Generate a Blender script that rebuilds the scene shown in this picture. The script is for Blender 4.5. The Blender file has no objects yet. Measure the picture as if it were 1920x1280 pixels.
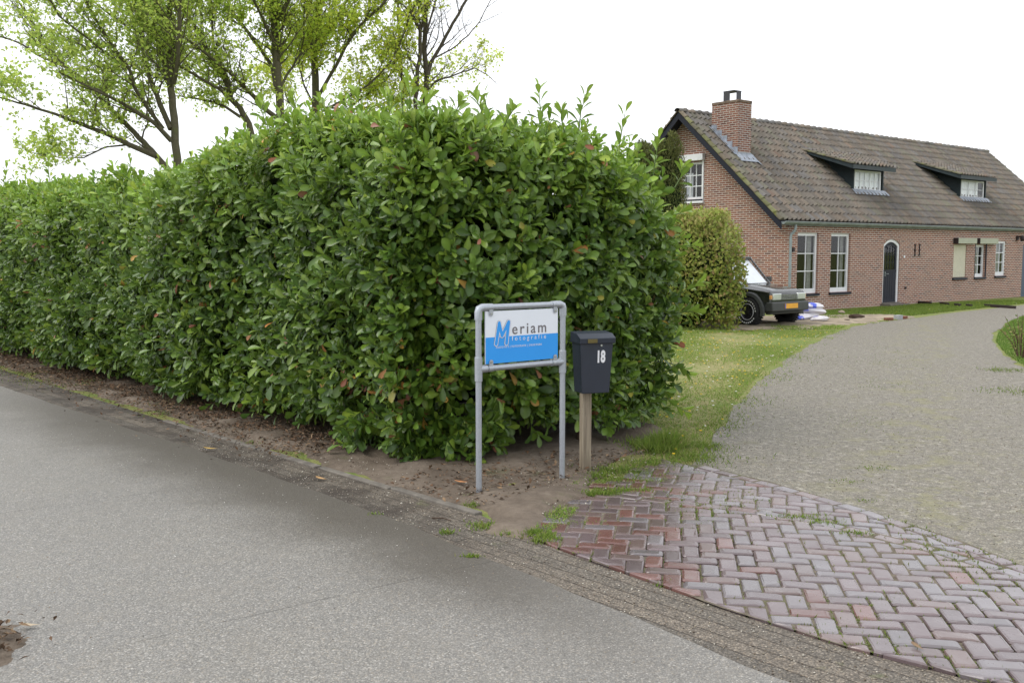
import bpy, bmesh, math, random
import numpy as np
from mathutils import Vector, Matrix
from mathutils.geometry import tessellate_polygon
random.seed(7)
RNG = np.random.default_rng(11)
S = bpy.context.scene
COL = S.collection
R_ = math.radians

# ------------------------------------------------------------ camera, sky, sun
CAM_H = 1.73
cam = bpy.data.cameras.new('camera'); cam_o = bpy.data.objects.new('camera', cam); COL.objects.link(cam_o)
cam.sensor_width = 36.0; cam.lens = 1850.0 / 1920.0 * 36.0
cam.clip_start = 0.1; cam.clip_end = 3000
cam_o.location = (0, 0, CAM_H); cam_o.rotation_euler = (R_(90 - 5.25), 0, 0)
S.camera = cam_o
w = bpy.data.worlds.new('World'); S.world = w; w.use_nodes = True
nt = w.node_tree; nt.nodes.clear()
wo = nt.nodes.new('ShaderNodeOutputWorld'); bg = nt.nodes.new('ShaderNodeBackground')
sky = nt.nodes.new('ShaderNodeTexSky'); sky.sky_type = 'NISHITA'; sky.sun_disc = False
SUN_EL, SUN_AZ = 55, -95          # azimuth from +Y towards +X
sky.sun_elevation = R_(SUN_EL); sky.sun_rotation = R_(SUN_AZ)
sky.air_density = 1.0; sky.dust_density = 4.0; sky.ozone_density = 1.0; sky.altitude = 0
hs = nt.nodes.new('ShaderNodeHueSaturation'); hs.inputs['Saturation'].default_value = 0.3
cl_ = nt.nodes.new('ShaderNodeMix'); cl_.data_type = 'RGBA'; cl_.inputs[0].default_value = .6; cl_.inputs[7].default_value = (9.6, 9.8, 10.2, 1)   # even cloud layer over the clear sky
nt.links.new(sky.outputs[0], hs.inputs['Color']); nt.links.new(hs.outputs[0], cl_.inputs[6]); nt.links.new(cl_.outputs[2], bg.inputs[0])
bg.inputs[1].default_value = 0.15
nt.links.new(bg.outputs[0], wo.inputs[0])
sl = bpy.data.lights.new('sun', 'SUN'); sl.energy = .9; sl.angle = R_(30); sl.color = (1, .96, .9)
so = bpy.data.objects.new('sun', sl); COL.objects.link(so)
sd = Vector((math.sin(R_(SUN_AZ)) * math.cos(R_(SUN_EL)), math.cos(R_(SUN_AZ)) * math.cos(R_(SUN_EL)), math.sin(R_(SUN_EL))))
so.rotation_euler = sd.to_track_quat('Z', 'Y').to_euler()
S.view_settings.view_transform = 'Standard'; S.view_settings.look = 'None'
S.view_settings.gamma = 1.0; S.view_settings.exposure = 0.42
S.render.engine = 'CYCLES'

# ------------------------------------------------------------ projection helper (pixel of the photo -> world)
PT = math.atan(170 / 1850.)
def ray(u, v):
    x = (u - 960) / 1850.; y = -(v - 640) / 1850.
    return Vector((x, math.cos(PT) + y * math.sin(PT), -math.sin(PT) + y * math.cos(PT)))
def at(u, v, Y):
    d = ray(u, v); return Vector((0, 0, CAM_H)) + d * (Y / d.y)
def G(u, v):
    d = ray(u, v); return Vector((0, 0, CAM_H)) + d * (-CAM_H / d.z)

# ------------------------------------------------------------ tagging
def tag(o, label=None, cat=None, group=None, kind=None):
    if label: o['label'] = label
    if cat: o['category'] = cat
    if group: o['group'] = group
    if kind: o['kind'] = kind
    return o
def empty(name, loc=(0, 0, 0), rz=0.0, label=None, cat=None, group=None):
    o = bpy.data.objects.new(name, None); COL.objects.link(o); o.location = loc; o.rotation_euler = (0, 0, rz)
    o.empty_display_size = .2
    return tag(o, label, cat, group)
def link_mesh(name, me, mat=None, parent=None, smooth=False):
    o = bpy.data.objects.new(name, me); COL.objects.link(o)
    if mat: me.materials.append(mat)
    if parent: o.parent = parent
    if smooth:
        me.polygons.foreach_set('use_smooth', [True] * len(me.polygons))
    return o

class MB:
    """collects verts/faces (with an optional tint per vertex)"""
    def __init__(s): s.v = []; s.f = []; s.c = []
    def add(s, vs, fs, col=(1, 1, 1)):
        n = len(s.v); s.v += [tuple(p) for p in vs]; s.f += [tuple(i + n for i in f) for f in fs]; s.c += [col] * len(vs)
    def box(s, a, b, col=(1, 1, 1), M=None):
        x0, y0, z0 = a; x1, y1, z1 = b
        vs = [(x0, y0, z0), (x1, y0, z0), (x1, y1, z0), (x0, y1, z0), (x0, y0, z1), (x1, y0, z1), (x1, y1, z1), (x0, y1, z1)]
        if M is not None: vs = [M @ Vector(p) for p in vs]
        s.add(vs, [(0, 3, 2, 1), (4, 5, 6, 7), (0, 1, 5, 4), (1, 2, 6, 5), (2, 3, 7, 6), (3, 0, 4, 7)], col)
    def prism(s, poly, axis, a, b, col=(1, 1, 1)):
        """poly: 2-D outline; axis 0/1/2 = extrusion axis"""
        def P(p, t):
            return (t, p[0], p[1]) if axis == 0 else ((p[0], t, p[1]) if axis == 1 else (p[0], p[1], t))
        n = len(poly); vs = [P(p, a) for p in poly] + [P(p, b) for p in poly]
        fs = [tuple(range(n))[::-1], tuple(range(n, 2 * n))] + [(i, (i + 1) % n, n + (i + 1) % n, n + i) for i in range(n)]
        s.add(vs, fs, col)
    def tube(s, pts, rad, seg=8, col=(1, 1, 1), cap=True):
        pts = [Vector(p) for p in pts]; k = len(pts)
        rad = rad if isinstance(rad, (list, tuple)) else [rad] * k
        base = len(s.v); prev = None
        for i, p in enumerate(pts):
            t = (pts[min(i + 1, k - 1)] - pts[max(i - 1, 0)])
            t = t.normalized() if t.length > 1e-9 else Vector((0, 0, 1))
            if prev is None:
                u = t.orthogonal().normalized()
            else:
                u = (prev - t * prev.dot(t)); u = u.normalized() if u.length > 1e-6 else t.orthogonal().normalized()
            prev = u; w_ = t.cross(u)
            for j in range(seg):
                a = 2 * math.pi * j / seg
                s.v.append(tuple(p + (u * math.cos(a) + w_ * math.sin(a)) * rad[i])); s.c.append(col)
        for i in range(k - 1):
            for j in range(seg):
                a = base + i * seg + j; b = base + i * seg + (j + 1) % seg
                s.f.append((a, b, b + seg, a + seg))
        if cap:
            s.f.append(tuple(base + j for j in range(seg))[::-1]); s.f.append(tuple(base + (k - 1) * seg + j for j in range(seg)))
    def build(s, name, mat=None, parent=None, smooth=False, bevel=0, seg=2, tint=False):
        me = bpy.data.meshes.new(name); me.from_pydata(s.v, [], s.f); 
        if tint:
            at_ = me.color_attributes.new('tint', 'FLOAT_COLOR', 'POINT')
            at_.data.foreach_set('color', np.array([(c[0], c[1], c[2], 1) for c in s.c], dtype=np.float32).ravel())
        bm = bmesh.new(); bm.from_mesh(me); bmesh.ops.recalc_face_normals(bm, faces=bm.faces); bm.to_mesh(me); bm.free()
        o = link_mesh(name, me, mat, parent, smooth)
        if smooth: 
            me.set_sharp_from_angle(angle=R_(40))
        if bevel:
            m = o.modifiers.new('b', 'BEVEL'); m.width = bevel; m.segments = seg; m.limit_method = 'ANGLE'; m.angle_limit = R_(35)
            m.harden_normals = False
        return o

def np_mesh(name, V, F, mat, parent=None, tint=None, smooth=False):
    """V (n,3), F (m,k) int with constant k, or list of arrays of different k"""
    me = bpy.data.meshes.new(name); Fs = F if isinstance(F, list) else [F]
    nl = sum(f.size for f in Fs); nf = sum(len(f) for f in Fs)
    me.vertices.add(len(V)); me.vertices.foreach_set('co', V.astype(np.float32).ravel())
    me.loops.add(nl); me.polygons.add(nf)
    me.loops.foreach_set('vertex_index', np.concatenate([f.ravel() for f in Fs]).astype(np.int32))
    st = []; o0 = 0
    for f in Fs:
        st.append(o0 + np.arange(len(f)) * f.shape[1]); o0 += f.size
    me.polygons.foreach_set('loop_start', np.concatenate(st).astype(np.int32))
    me.update(calc_edges=True)
    if tint is not None:
        a = me.color_attributes.new('tint', 'FLOAT_COLOR', 'POINT')
        a.data.foreach_set('color', np.concatenate([tint, np.ones((len(tint), 1))], 1).astype(np.float32).ravel())
    if smooth: me.polygons.foreach_set('use_smooth', np.ones(nf, dtype=bool))
    me.validate()
    return link_mesh(name, me, mat, parent)

# ------------------------------------------------------------ smooth numpy noise
def _h(ix, iy, iz, seed):
    n = (ix * 374761393 + iy * 668265263 + iz * 2147483647 + seed * 1274126177) & 0xFFFFFFFF
    n = ((n ^ (n >> 13)) * 1274126177) & 0xFFFFFFFF
    return ((n ^ (n >> 16)) & 0xFFFF) / 65535.0
def noise3(P, sc=1.0, seed=0):
    P = np.asarray(P, dtype=float) * sc; I = np.floor(P).astype(np.int64); f = P - I; f = f * f * (3 - 2 * f); r = 0
    for dx in (0, 1):
        for dy in (0, 1):
            for dz in (0, 1):
                wt = (f[..., 0] if dx else 1 - f[..., 0]) * (f[..., 1] if dy else 1 - f[..., 1]) * (f[..., 2] if dz else 1 - f[..., 2])
                r = r + wt * _h(I[..., 0] + dx, I[..., 1] + dy, I[..., 2] + dz, seed)
    return r * 2 - 1
def fbm(P, sc=1.0, seed=0, o=3):
    return sum(noise3(P, sc * 2 ** k, seed + k) * .5 ** k for k in range(o))

# ------------------------------------------------------------ material helpers
class NT:
    def __init__(s, name):
        s.m = bpy.data.materials.new(name); s.m.use_nodes = True; s.t = s.m.node_tree; s.t.nodes.clear()
        s.out = s.t.nodes.new('ShaderNodeOutputMaterial'); s.b = s.n('ShaderNodeBsdfPrincipled'); s.l(s.b.outputs[0], s.out.inputs[0])
    def n(s, k, **kw):
        nd = s.t.nodes.new(k)
        for a, b in kw.items(): setattr(nd, a, b)
        return nd
    def l(s, a, b): s.t.links.new(a, b)
    def set(s, inp, v):
        if hasattr(v, 'is_linked') or hasattr(v, 'links'): s.l(v, inp)
        elif isinstance(v, (tuple, list)) and len(v) == 3 and inp.type == 'RGBA': inp.default_value = (*v, 1)
        else: inp.default_value = v
    def coord(s, which='Object'):
        return s.n('ShaderNodeTexCoord').outputs[which]
    def mapping(s, vec, loc=(0, 0, 0), rot=(0, 0, 0), scale=(1, 1, 1)):
        m = s.n('ShaderNodeMapping'); s.l(vec, m.inputs[0]); m.inputs[1].default_value = loc; m.inputs[2].default_value = rot; m.inputs[3].default_value = scale
        return m.outputs[0]
    def noise(s, vec, scale, detail=4, rough=.55, dist=0):
        n = s.n('ShaderNodeTexNoise'); s.l(vec, n.inputs['Vector']); n.inputs['Scale'].default_value = scale
        n.inputs['Detail'].default_value = detail; n.inputs['Roughness'].default_value = rough; n.inputs['Distortion'].default_value = dist
        return n
    def voro(s, vec, scale, feature='F1', rnd=1):
        n = s.n('ShaderNodeTexVoronoi', feature=feature); s.l(vec, n.inputs['Vector']); n.inputs['Scale'].default_value = scale
        n.inputs['Randomness'].default_value = rnd; return n
    def ramp(s, fac, stops, interp='LINEAR'):
        r = s.n('ShaderNodeValToRGB'); s.l(fac, r.inputs[0]); cr = r.color_ramp; cr.interpolation = interp
        while len(cr.elements) < len(stops): cr.elements.new(.5)
        for e, (p, c) in zip(cr.elements, stops):
            e.position = p; e.color = (*c, 1) if isinstance(c, (tuple, list)) else (c, c, c, 1)
        return r.outputs[0]
    def mix(s, fac, a, b, mode='MIX'):
        m = s.n('ShaderNodeMix', data_type='RGBA', blend_type=mode); s.set(m.inputs[0], fac); s.set(m.inputs[6], a); s.set(m.inputs[7], b)
        return m.outputs[2]
    def math(s, op, a, b=None, c=None, clamp=False):
        m = s.n('ShaderNodeMath', operation=op); m.use_clamp = clamp; s.set(m.inputs[0], a)
        if b is not None: s.set(m.inputs[1], b)
        if c is not None: s.set(m.inputs[2], c)
        return m.outputs[0]
    def smooth(s, x, a, b):
        m = s.n('ShaderNodeMapRange'); m.interpolation_type = 'SMOOTHSTEP'; s.l(x, m.inputs[0]); m.inputs[1].default_value = a; m.inputs[2].default_value = b
        return m.outputs[0]
    def bump(s, h, strength=.5, dist=.01, normal=None):
        b = s.n('ShaderNodeBump'); s.l(h, b.inputs['Height']); b.inputs['Strength'].default_value = strength; b.inputs['Distance'].default_value = dist
        if normal is not None: s.l(normal, b.inputs['Normal'])
        return b.outputs[0]
    def line_dist(s, vec, p, q, wob=None):
        """signed distance from the ground line p->q (positive on its left)"""
        dx, dy = q[0] - p[0], q[1] - p[1]; L = math.hypot(dx, dy); nx, ny = -dy / L, dx / L
        sp = s.n('ShaderNodeSeparateXYZ'); s.l(vec, sp.inputs[0])
        r = s.math('ADD', s.math('MULTIPLY', sp.outputs[0], nx), s.math('MULTIPLY', sp.outputs[1], ny))
        r = s.math('SUBTRACT', r, p[0] * nx + p[1] * ny)
        if wob is not None: r = s.math('ADD', r, wob)
        return r
    def done(s, color=None, rough=.6, spec=.5, metal=0, normal=None, **kw):
        if color is not None: s.set(s.b.inputs['Base Color'], color)
        s.set(s.b.inputs['Roughness'], rough); s.set(s.b.inputs['Specular IOR Level'], spec); s.set(s.b.inputs['Metallic'], metal)
        if normal is not None: s.l(normal, s.b.inputs['Normal'])
        for k, v in kw.items(): s.set(s.b.inputs[k.replace('_', ' ')], v)
        return s.m

def plain(name, col, rough=.5, spec=.5, metal=0, var=.12, scale=8, bump=0, **kw):
    n = NT(name); v = n.coord(); no = n.noise(v, scale, 5)
    d = tuple(c * (1 - var) for c in col); l = tuple(min(1, c * (1 + var)) for c in col)
    c = n.ramp(no.outputs[0], [(.3, d), (.7, l)])
    no2 = n.noise(v, scale * 6, 3)
    rg = n.math('ADD', n.math('MULTIPLY', no2.outputs[0], .15), rough - .07)
    return n.done(c, rg, spec, metal, n.bump(no2.outputs[0], bump, .003) if bump else None, **kw)

def leaf_mat(name, rough=.38, trans=.25, spec=.5, coat=0.0):
    n = NT(name); a = n.n('ShaderNodeAttribute', attribute_name='tint')
    v = n.coord(); no = n.noise(v, 60, 2)
    col = n.mix(.35, a.outputs[0], n.mix(no.outputs[0], (0, 0, 0), a.outputs[0]), 'MIX')
    col = n.mix(n.math('MULTIPLY', no.outputs[0], .35), a.outputs[0], col)
    n.done(col, rough, spec); n.b.inputs['Coat Weight'].default_value = coat; n.b.inputs['Coat Roughness'].default_value = .25
    tr = n.n('ShaderNodeBsdfTranslucent'); g = n.n('ShaderNodeGamma'); n.l(a.outputs[0], g.inputs[0]); g.inputs[1].default_value = .8
    n.l(g.outputs[0], tr.inputs[0])
    mx = n.n('ShaderNodeMixShader'); mx.inputs[0].default_value = trans; n.l(n.b.outputs[0], mx.inputs[1]); n.l(tr.outputs[0], mx.inputs[2])
    n.l(mx.outputs[0], n.out.inputs[0]); return n.m

# ---- ground materials
def aggregate(n, v, base_d, base_l, cell=110, speck=.5):
    """exposed aggregate: small stones of several greys and tans in a matrix"""
    v1 = n.voro(v, cell); v2 = n.voro(v, cell * 2.1); sepc = n.n('ShaderNodeSeparateColor'); n.l(v1.outputs['Color'], sepc.inputs[0])
    stone = n.ramp(sepc.outputs[0], [(0, base_d), (.35, tuple(.5 * (a + b) for a, b in zip(base_d, base_l))), (.7, base_l),
                                     (.88, (base_l[0] * 1.2, base_l[1] * 1.08, base_l[2] * .92)), (.96, tuple(min(.75, c * 1.75) for c in base_l))])
    s2 = n.n('ShaderNodeSeparateColor'); n.l(v2.outputs['Color'], s2.inputs[0])
    fine = n.ramp(s2.outputs[1], [(0, tuple(c * .7 for c in base_d)), (.6, base_l), (.97, tuple(min(.8, c * 1.6) for c in base_l))])
    col = n.mix(.45, stone, fine)
    edge = n.smooth(v1.outputs['Distance'], .25, .75)
    col = n.mix(n.math('MULTIPLY', edge, speck), col, tuple(c * .55 for c in base_d))
    return col, n.math('MULTIPLY', v1.outputs['Distance'], -1)

def mat_road():
    n = NT('road'); v = n.coord()
    col, h = aggregate(n, v, (.14, .134, .122), (.272, .26, .237), 105, .5)
    big = n.noise(v, .55, 5); col = n.mix(n.math('MULTIPLY', n.smooth(big.outputs[0], .35, .7), .35), col, n.mix(.4, col, (.12, .125, .135)))
    fine_ = n.noise(v, 30, 6, .75); col = n.mix(n.math('MULTIPLY', n.smooth(fine_.outputs[0], .5, .64), .35), col, (.12, .112, .10)); mid = n.noise(v, 3.2, 6, .6); col = n.mix(n.math('MULTIPLY', n.smooth(mid.outputs[0], .45, .75), .3), col, (.2, .185, .16))
    # dirt carried from the verge, darker and damp along the hedge side
    wob = n.math('MULTIPLY', n.math('SUBTRACT', n.noise(v, 1.3, 6, .6).outputs[0], .5), .8)
    d = n.line_dist(v, (-6.54, 12.5), (-.675, 6.11), wob)       # left of the direction = hedge side
    dirt = n.smooth(d, -1.1, -.1); sp = n.n('ShaderNodeSeparateXYZ'); n.l(v, sp.inputs[0])
    along = n.math('MULTIPLY', n.smooth(sp.outputs[0], -7.5, -4), n.math('SUBTRACT', 1.0, n.smooth(sp.outputs[0], -.4, 1.2)))
    dirt = n.math('MULTIPLY', dirt, along)
    col = n.mix(n.math('MULTIPLY', dirt, .8), col, (.06, .05, .037))
    # thin joints between the cast slabs
    joint = None
    wj = n.math('MULTIPLY', n.math('SUBTRACT', n.noise(v, 6, 4).outputs[0], .5), .03)
    for p, q in (((-3.369, 6.361), (-2.211, 7.176)), ((-2.098, 3.901), (-1.063, 4.658))):
        dd = n.math('ABSOLUTE', n.line_dist(v, p, q, wj)); j = n.math('SUBTRACT', 1.0, n.smooth(dd, .003, .009))
        joint = j if joint is None else n.math('MAXIMUM', joint, j)
    br = n.smooth(n.noise(v, 2.3, 2).outputs[0], .42, .55)
    col = n.mix(n.math('MULTIPLY', n.math('MULTIPLY', joint, br), .42), col, (.03, .028, .025))
    rough = n.math('ADD', .5, n.math('MULTIPLY', big.outputs[0], .2))
    nm = n.bump(h, .55, .004)
    return n.done(col, rough, .45, 0, nm)

def mat_drive():
    n = NT('driveway'); v = n.coord()
    col, h = aggregate(n, v, (.125, .115, .094), (.265, .243, .20), 80, .6)
    big = n.noise(v, .8, 6, .6); col = n.mix(n.math('MULTIPLY', n.smooth(big.outputs[0], .4, .7), .35), col, (.17, .155, .125))
    grit = n.noise(v, 20, 7, .8); col = n.mix(n.math('MULTIPLY', n.smooth(grit.outputs[0], .48, .6), .75), col, (.095, .085, .066))
    grit2 = n.noise(v, 13, 7, .8); col = n.mix(n.math('MULTIPLY', n.smooth(grit2.outputs[0], .53, .63), .6), col, (.40, .375, .32))
    moss = n.noise(v, 6, 8, .75, .5); col = n.mix(n.math('MULTIPLY', n.smooth(moss.outputs[0], .52, .66), .45), col, (.15, .145, .06))
    # wheel tracks leave a mossy centre strip
    wob = n.math('MULTIPLY', n.math('SUBTRACT', n.noise(v, .9, 4).outputs[0], .5), 1.2)
    d = n.math('ABSOLUTE', n.line_dist(v, (3.0, 7.4), (8.6, 20.5), wob)); strip = n.math('SUBTRACT', 1.0, n.smooth(d, .1, .85))
    pat = n.smooth(n.noise(v, 2.6, 8, .75).outputs[0], .49, .6)
    col = n.mix(n.math('MULTIPLY', n.math('MULTIPLY', strip, pat), .55), col, (.20, .19, .085))
    pat2 = n.smooth(n.noise(v, 1.1, 8, .72).outputs[0], .58, .75)
    col = n.mix(n.math('MULTIPLY', pat2, .35), col, (.15, .145, .07))
    return n.done(col, .72, .4, 0, n.bump(h, .6, .006))

def mat_soil():
    n = NT('soil'); v = n.coord()
    a = n.noise(v, 1.6, 8, .65); b = n.noise(v, 14, 8, .7); c = n.voro(v, 60)
    col = n.ramp(a.outputs[0], [(.3, (.085, .065, .05)), (.5, (.155, .123, .095)), (.7, (.235, .193, .155))])
    col = n.mix(.5, col, n.ramp(b.outputs[0], [(.3, (.045, .033, .024)), (.6, (.15, .12, .09)), (.75, (.24, .205, .165))]))
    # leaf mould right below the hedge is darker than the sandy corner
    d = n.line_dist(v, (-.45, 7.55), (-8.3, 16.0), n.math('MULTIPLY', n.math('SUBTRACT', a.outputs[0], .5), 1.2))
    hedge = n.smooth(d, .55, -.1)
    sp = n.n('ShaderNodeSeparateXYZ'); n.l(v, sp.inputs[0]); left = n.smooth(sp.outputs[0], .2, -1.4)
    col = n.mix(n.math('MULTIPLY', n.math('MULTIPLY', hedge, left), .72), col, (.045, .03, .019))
    gr = n.smooth(n.noise(v, 2.1, 8, .7).outputs[0], .58, .68); col = n.mix(n.math('MULTIPLY', gr, .35), col, (.075, .095, .03))
    hh = n.math('ADD', b.outputs[0], n.math('MULTIPLY', c.outputs['Distance'], -.25))
    return n.done(col, .9, .25, 0, n.bump(hh, .8, .015))

def mat_verge():
    n = NT('verge_pavers'); v = n.coord(); r = n.mapping(v, (0, 0, 0), (0, 0, math.atan2(8.0, 7.15)))
    br = n.n('ShaderNodeTexBrick'); n.l(r, br.inputs['Vector']); br.inputs['Scale'].default_value = 1
    br.inputs['Brick Width'].default_value = 9.0; br.inputs['Row Height'].default_value = .105; br.inputs['Mortar Size'].default_value = .007; br.inputs['Mortar Smooth'].default_value = .7
    br.inputs['Color1'].default_value = (.8, .8, .8, 1); br.inputs['Color2'].default_value = (1.1, 1.05, 1.0, 1); br.inputs['Mortar'].default_value = (.5, .45, .4, 1)
    col, h = aggregate(n, v, (.08, .07, .057), (.20, .178, .148), 90, .7)
    col = n.mix(1, col, br.outputs[0], 'MULTIPLY')
    sp = n.n('ShaderNodeSeparateXYZ'); n.l(v, sp.inputs[0]); far = n.smooth(sp.outputs[0], .6, -1.2)
    ns = n.noise(v, 2.4, 8, .68); msk = n.smooth(ns.outputs[0], .38, .62)
    col = n.mix(n.math('MULTIPLY', n.math('MULTIPLY', far, msk), .85), col, (.035, .026, .02))
    gp = n.smooth(n.noise(v, 3.7, 8, .7).outputs[0], .6, .7); col = n.mix(n.math('MULTIPLY', gp, .4), col, (.10, .12, .035))
    hh = n.math('ADD', n.math('MULTIPLY', h, .35), n.math('MULTIPLY', br.outputs['Fac'], -1.0))
    return n.done(col, .72, .4, 0, n.bump(hh, .7, .008))

def mat_lawn():
    n = NT('lawn'); v = n.coord()
    a = n.noise(v, .5, 6, .6); b = n.noise(v, 9, 8, .75); c = n.noise(v, 2.4, 6, .65)
    col = n.ramp(a.outputs[0], [(.34, (.27, .28, .09)), (.5, (.20, .27, .06)), (.66, (.145, .235, .045))])
    col = n.mix(n.math('MULTIPLY', n.smooth(c.outputs[0], .42, .64), .75), col, (.34, .28, .13))
    col = n.mix(.5, col, n.ramp(b.outputs[0], [(.3, (.04, .06, .014)), (.55, (.14, .17, .045)), (.75, (.27, .25, .11))]))
    straw = n.math('SUBTRACT', 1.0, n.smooth(n.math('ABSOLUTE', n.line_dist(v, (1.5, 8.6), (3.0, 14.5), n.math('MULTIPLY', n.math('SUBTRACT', c.outputs[0], .5), 2.0))), .1, .9))
    col = n.mix(n.math('MULTIPLY', straw, n.math('MULTIPLY', n.smooth(b.outputs[0], .35, .6), .6)), col, (.36, .30, .16))
    return n.done(col, .85, .2, 0, n.bump(b.outputs[0], .9, .04))

def mat_bricks(name, sw, tone=(1, 1, 1), rot=False):
    """clay brickwork; sw = which object axes run along and up the wall"""
    n = NT(name); v = n.coord(); sp = n.n('ShaderNodeSeparateXYZ'); n.l(v, sp.inputs[0]); cb = n.n('ShaderNodeCombineXYZ')
    n.l(n.math('ADD', sp.outputs[sw], 30.0), cb.inputs[0]); n.l(n.math('ADD', sp.outputs[2], 10.0), cb.inputs[1])
    vec = cb.outputs[0]
    if rot: vec = n.mapping(vec, (0, 0, 0), (0, 0, R_(90)))
    jit = n.noise(v, 3.0, 2); 
    vec2 = n.n('ShaderNodeVectorMath', operation='ADD'); n.l(vec, vec2.inputs[0]); jv = n.n('ShaderNodeVectorMath', operation='SCALE'); n.l(jit.outputs['Color'], jv.inputs[0]); jv.inputs['Scale'].default_value = .008; n.l(jv.outputs[0], vec2.inputs[1])
    br = n.n('ShaderNodeTexBrick'); n.l(vec2.outputs[0], br.inputs['Vector']); br.inputs['Scale'].default_value = 1
    br.squash = 1.0; br.squash_frequency = 2 if not rot else 1
    if rot: br.squash = 1
    br.inputs['Brick Width'].default_value = .225; br.inputs['Row Height'].default_value = .0635; br.inputs['Mortar Size'].default_value = .012; br.inputs['Mortar Smooth'].default_value = .3
    br.inputs['Color1'].default_value = (0, 0, 0, 1); br.inputs['Color2'].default_value = (1, 1, 1, 1); br.inputs['Mortar'].default_value = (.5, .5, .5, 1)
    bc = n.ramp(br.outputs[0], [(0, (.13, .055, .045)), (.2, (.22, .08, .052)), (.5, (.285, .105, .064)), (.78, (.345, .135, .078)), (1, (.26, .115, .085))])
    w2 = n.noise(v, 1.1, 5, .6); bc = n.mix(n.math('MULTIPLY', n.smooth(w2.outputs[0], .4, .7), .35), bc, (.27, .14, .10))
    f = n.noise(v, 45, 4, .7); bc = n.mix(n.math('MULTIPLY', f.outputs[0], .35), bc, (.13, .07, .05))
    mort = n.mix(n.noise(v, 2, 4).outputs[0], (.43, .385, .335), (.60, .545, .485))
    col = n.mix(br.outputs['Fac'], bc, mort); col = n.mix(1, col, tone, 'MULTIPLY')
    hh = n.math('ADD', n.math('MULTIPLY', br.outputs['Fac'], -1), n.math('MULTIPLY', f.outputs[0], .3))
    return n.done(col, .85, .3, 0, n.bump(hh, .7, .008))

def mat_tint(name, rough=.7, spec=.4, nscale=25, amt=.35, bump=.3, bd=.004, metal=0, stain=None):
    n = NT(name); a = n.n('ShaderNodeAttribute', attribute_name='tint'); v = n.coord(); no = n.noise(v, nscale, 6, .65)
    col = n.mix(n.math('MULTIPLY', n.smooth(no.outputs[0], .35, .7), amt), a.outputs[0], n.mix(1, a.outputs[0], (.5, .48, .45), 'MULTIPLY'))
    if stain:
        s2 = n.noise(v, stain[1], 7, .7); col = n.mix(n.math('MULTIPLY', n.smooth(s2.outputs[0], .52, .68), stain[2]), col, stain[0])
    return n.done(col, rough, spec, metal, n.bump(no.outputs[0], bump, bd))

M = {}
M['road'] = mat_road(); M['drive'] = mat_drive(); M['soil'] = mat_soil(); M['verge'] = mat_verge(); M['lawn'] = mat_lawn()
M['sand'] = plain('sandy_soil', (.27, .225, .165), .9, .2, var=.35, scale=2.5, bump=.8)
M['kerb'] = plain('weathered_concrete', (.15, .135, .115), .8, .3, var=.3, scale=9, bump=.6)
M['leaf'] = leaf_mat('laurel_leaf', .36, .28, .42, .1)
M['tree_leaf'] = leaf_mat('young_tree_leaf', .6, .55, .2)
M['shrub_leaf'] = leaf_mat('shrub_leaf', .5, .3, .3)
M['grass'] = leaf_mat('grass_blade', .6, .35, .25)
M['bark'] = mat_tint('bark', .85, .2, 18, .6, .8, .02, 0, ((.10, .115, .03), 4, .6))
M['twig'] = plain('twig_bark', (.06, .04, .028), .85, .2)
M['galv'] = NT('galvanised_steel')
def _galv():
    n = M['galv']; v = n.coord(); vo = n.voro(v, 90); s = n.n('ShaderNodeSeparateColor'); n.l(vo.outputs['Color'], s.inputs[0]); no = n.noise(v, 14, 5)
    c = n.ramp(s.outputs[0], [(0, (.40, .43, .47)), (1, (.46, .49, .53))]); c = n.mix(n.math('MULTIPLY', no.outputs[0], .4), c, (.30, .32, .34))
    return n.done(c, n.math('ADD', .36, n.math('MULTIPLY', no.outputs[0], .25)), .5, .7, n.bump(no.outputs[0], .1, .002))
M['galv'] = _galv()
M['wood'] = NT('weathered_wood')
def _wood():
    n = M['wood']; v = n.mapping(n.coord(), scale=(30, 30, 1.6)); no = n.noise(v, 1.5, 8, .65, .6)
    c = n.ramp(no.outputs[0], [(.3, (.15, .12, .085)), (.5, (.27, .225, .165)), (.72, (.38, .33, .25))])
    gn = n.noise(n.coord(), 5, 5); sp = n.n('ShaderNodeSeparateXYZ'); n.l(n.coord(), sp.inputs[0]); low = n.smooth(sp.outputs[2], .22, .0)
    c = n.mix(n.math('MULTIPLY', low, n.math('MULTIPLY', gn.outputs[0], .9)), c, (.13, .10, .07))
    return n.done(c, .8, .3, 0, n.bump(no.outputs[0], .5, .003))
M['wood'] = _wood()
M['box'] = plain('mailbox_blue_grey_metal', (.020, .026, .040), .42, .5, var=.12, scale=5)
M['brass'] = plain('tarnished_brass', (.16, .13, .055), .4, .5, .8)
M['white_print'] = plain('white_sign_face', (.74, .78, .84), .35, .5, var=.02)
M['blue_print'] = plain('blue_sign_face', (.025, .31, .82), .3, .5, var=.03, scale=3)
M['grey_print'] = plain('grey_lettering', (.15, .14, .15), .4)
M['white_paint'] = plain('white_paint', (.72, .73, .75), .4, .5, var=.05)
M['navy'] = plain('navy_paint', (.011, .013, .024), .5, .3, var=.2)
M['green_grey'] = plain('grey_green_paint', (.022, .034, .038), .5, .4, var=.2)
M['zinc'] = plain('zinc', (.27, .31, .31), .45, .5, .55, var=.2, scale=4)
M['lead'] = plain('lead_flashing', (.30, .33, .38), .55, .5, .3, var=.3, scale=7)
M['steel_dark'] = plain('dark_cowl_metal', (.06, .06, .07), .5, .5, .4)
M['dark'] = plain('dark_interior', (.03, .028, .026), .9, .1)
M['curtain'] = plain('white_net_curtain', (.88, .89, .91), .9, .1, var=.08, scale=14)
M['curtain_beige'] = plain('beige_net_curtain', (.42, .42, .40), .9, .1, var=.2, scale=14)
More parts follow.
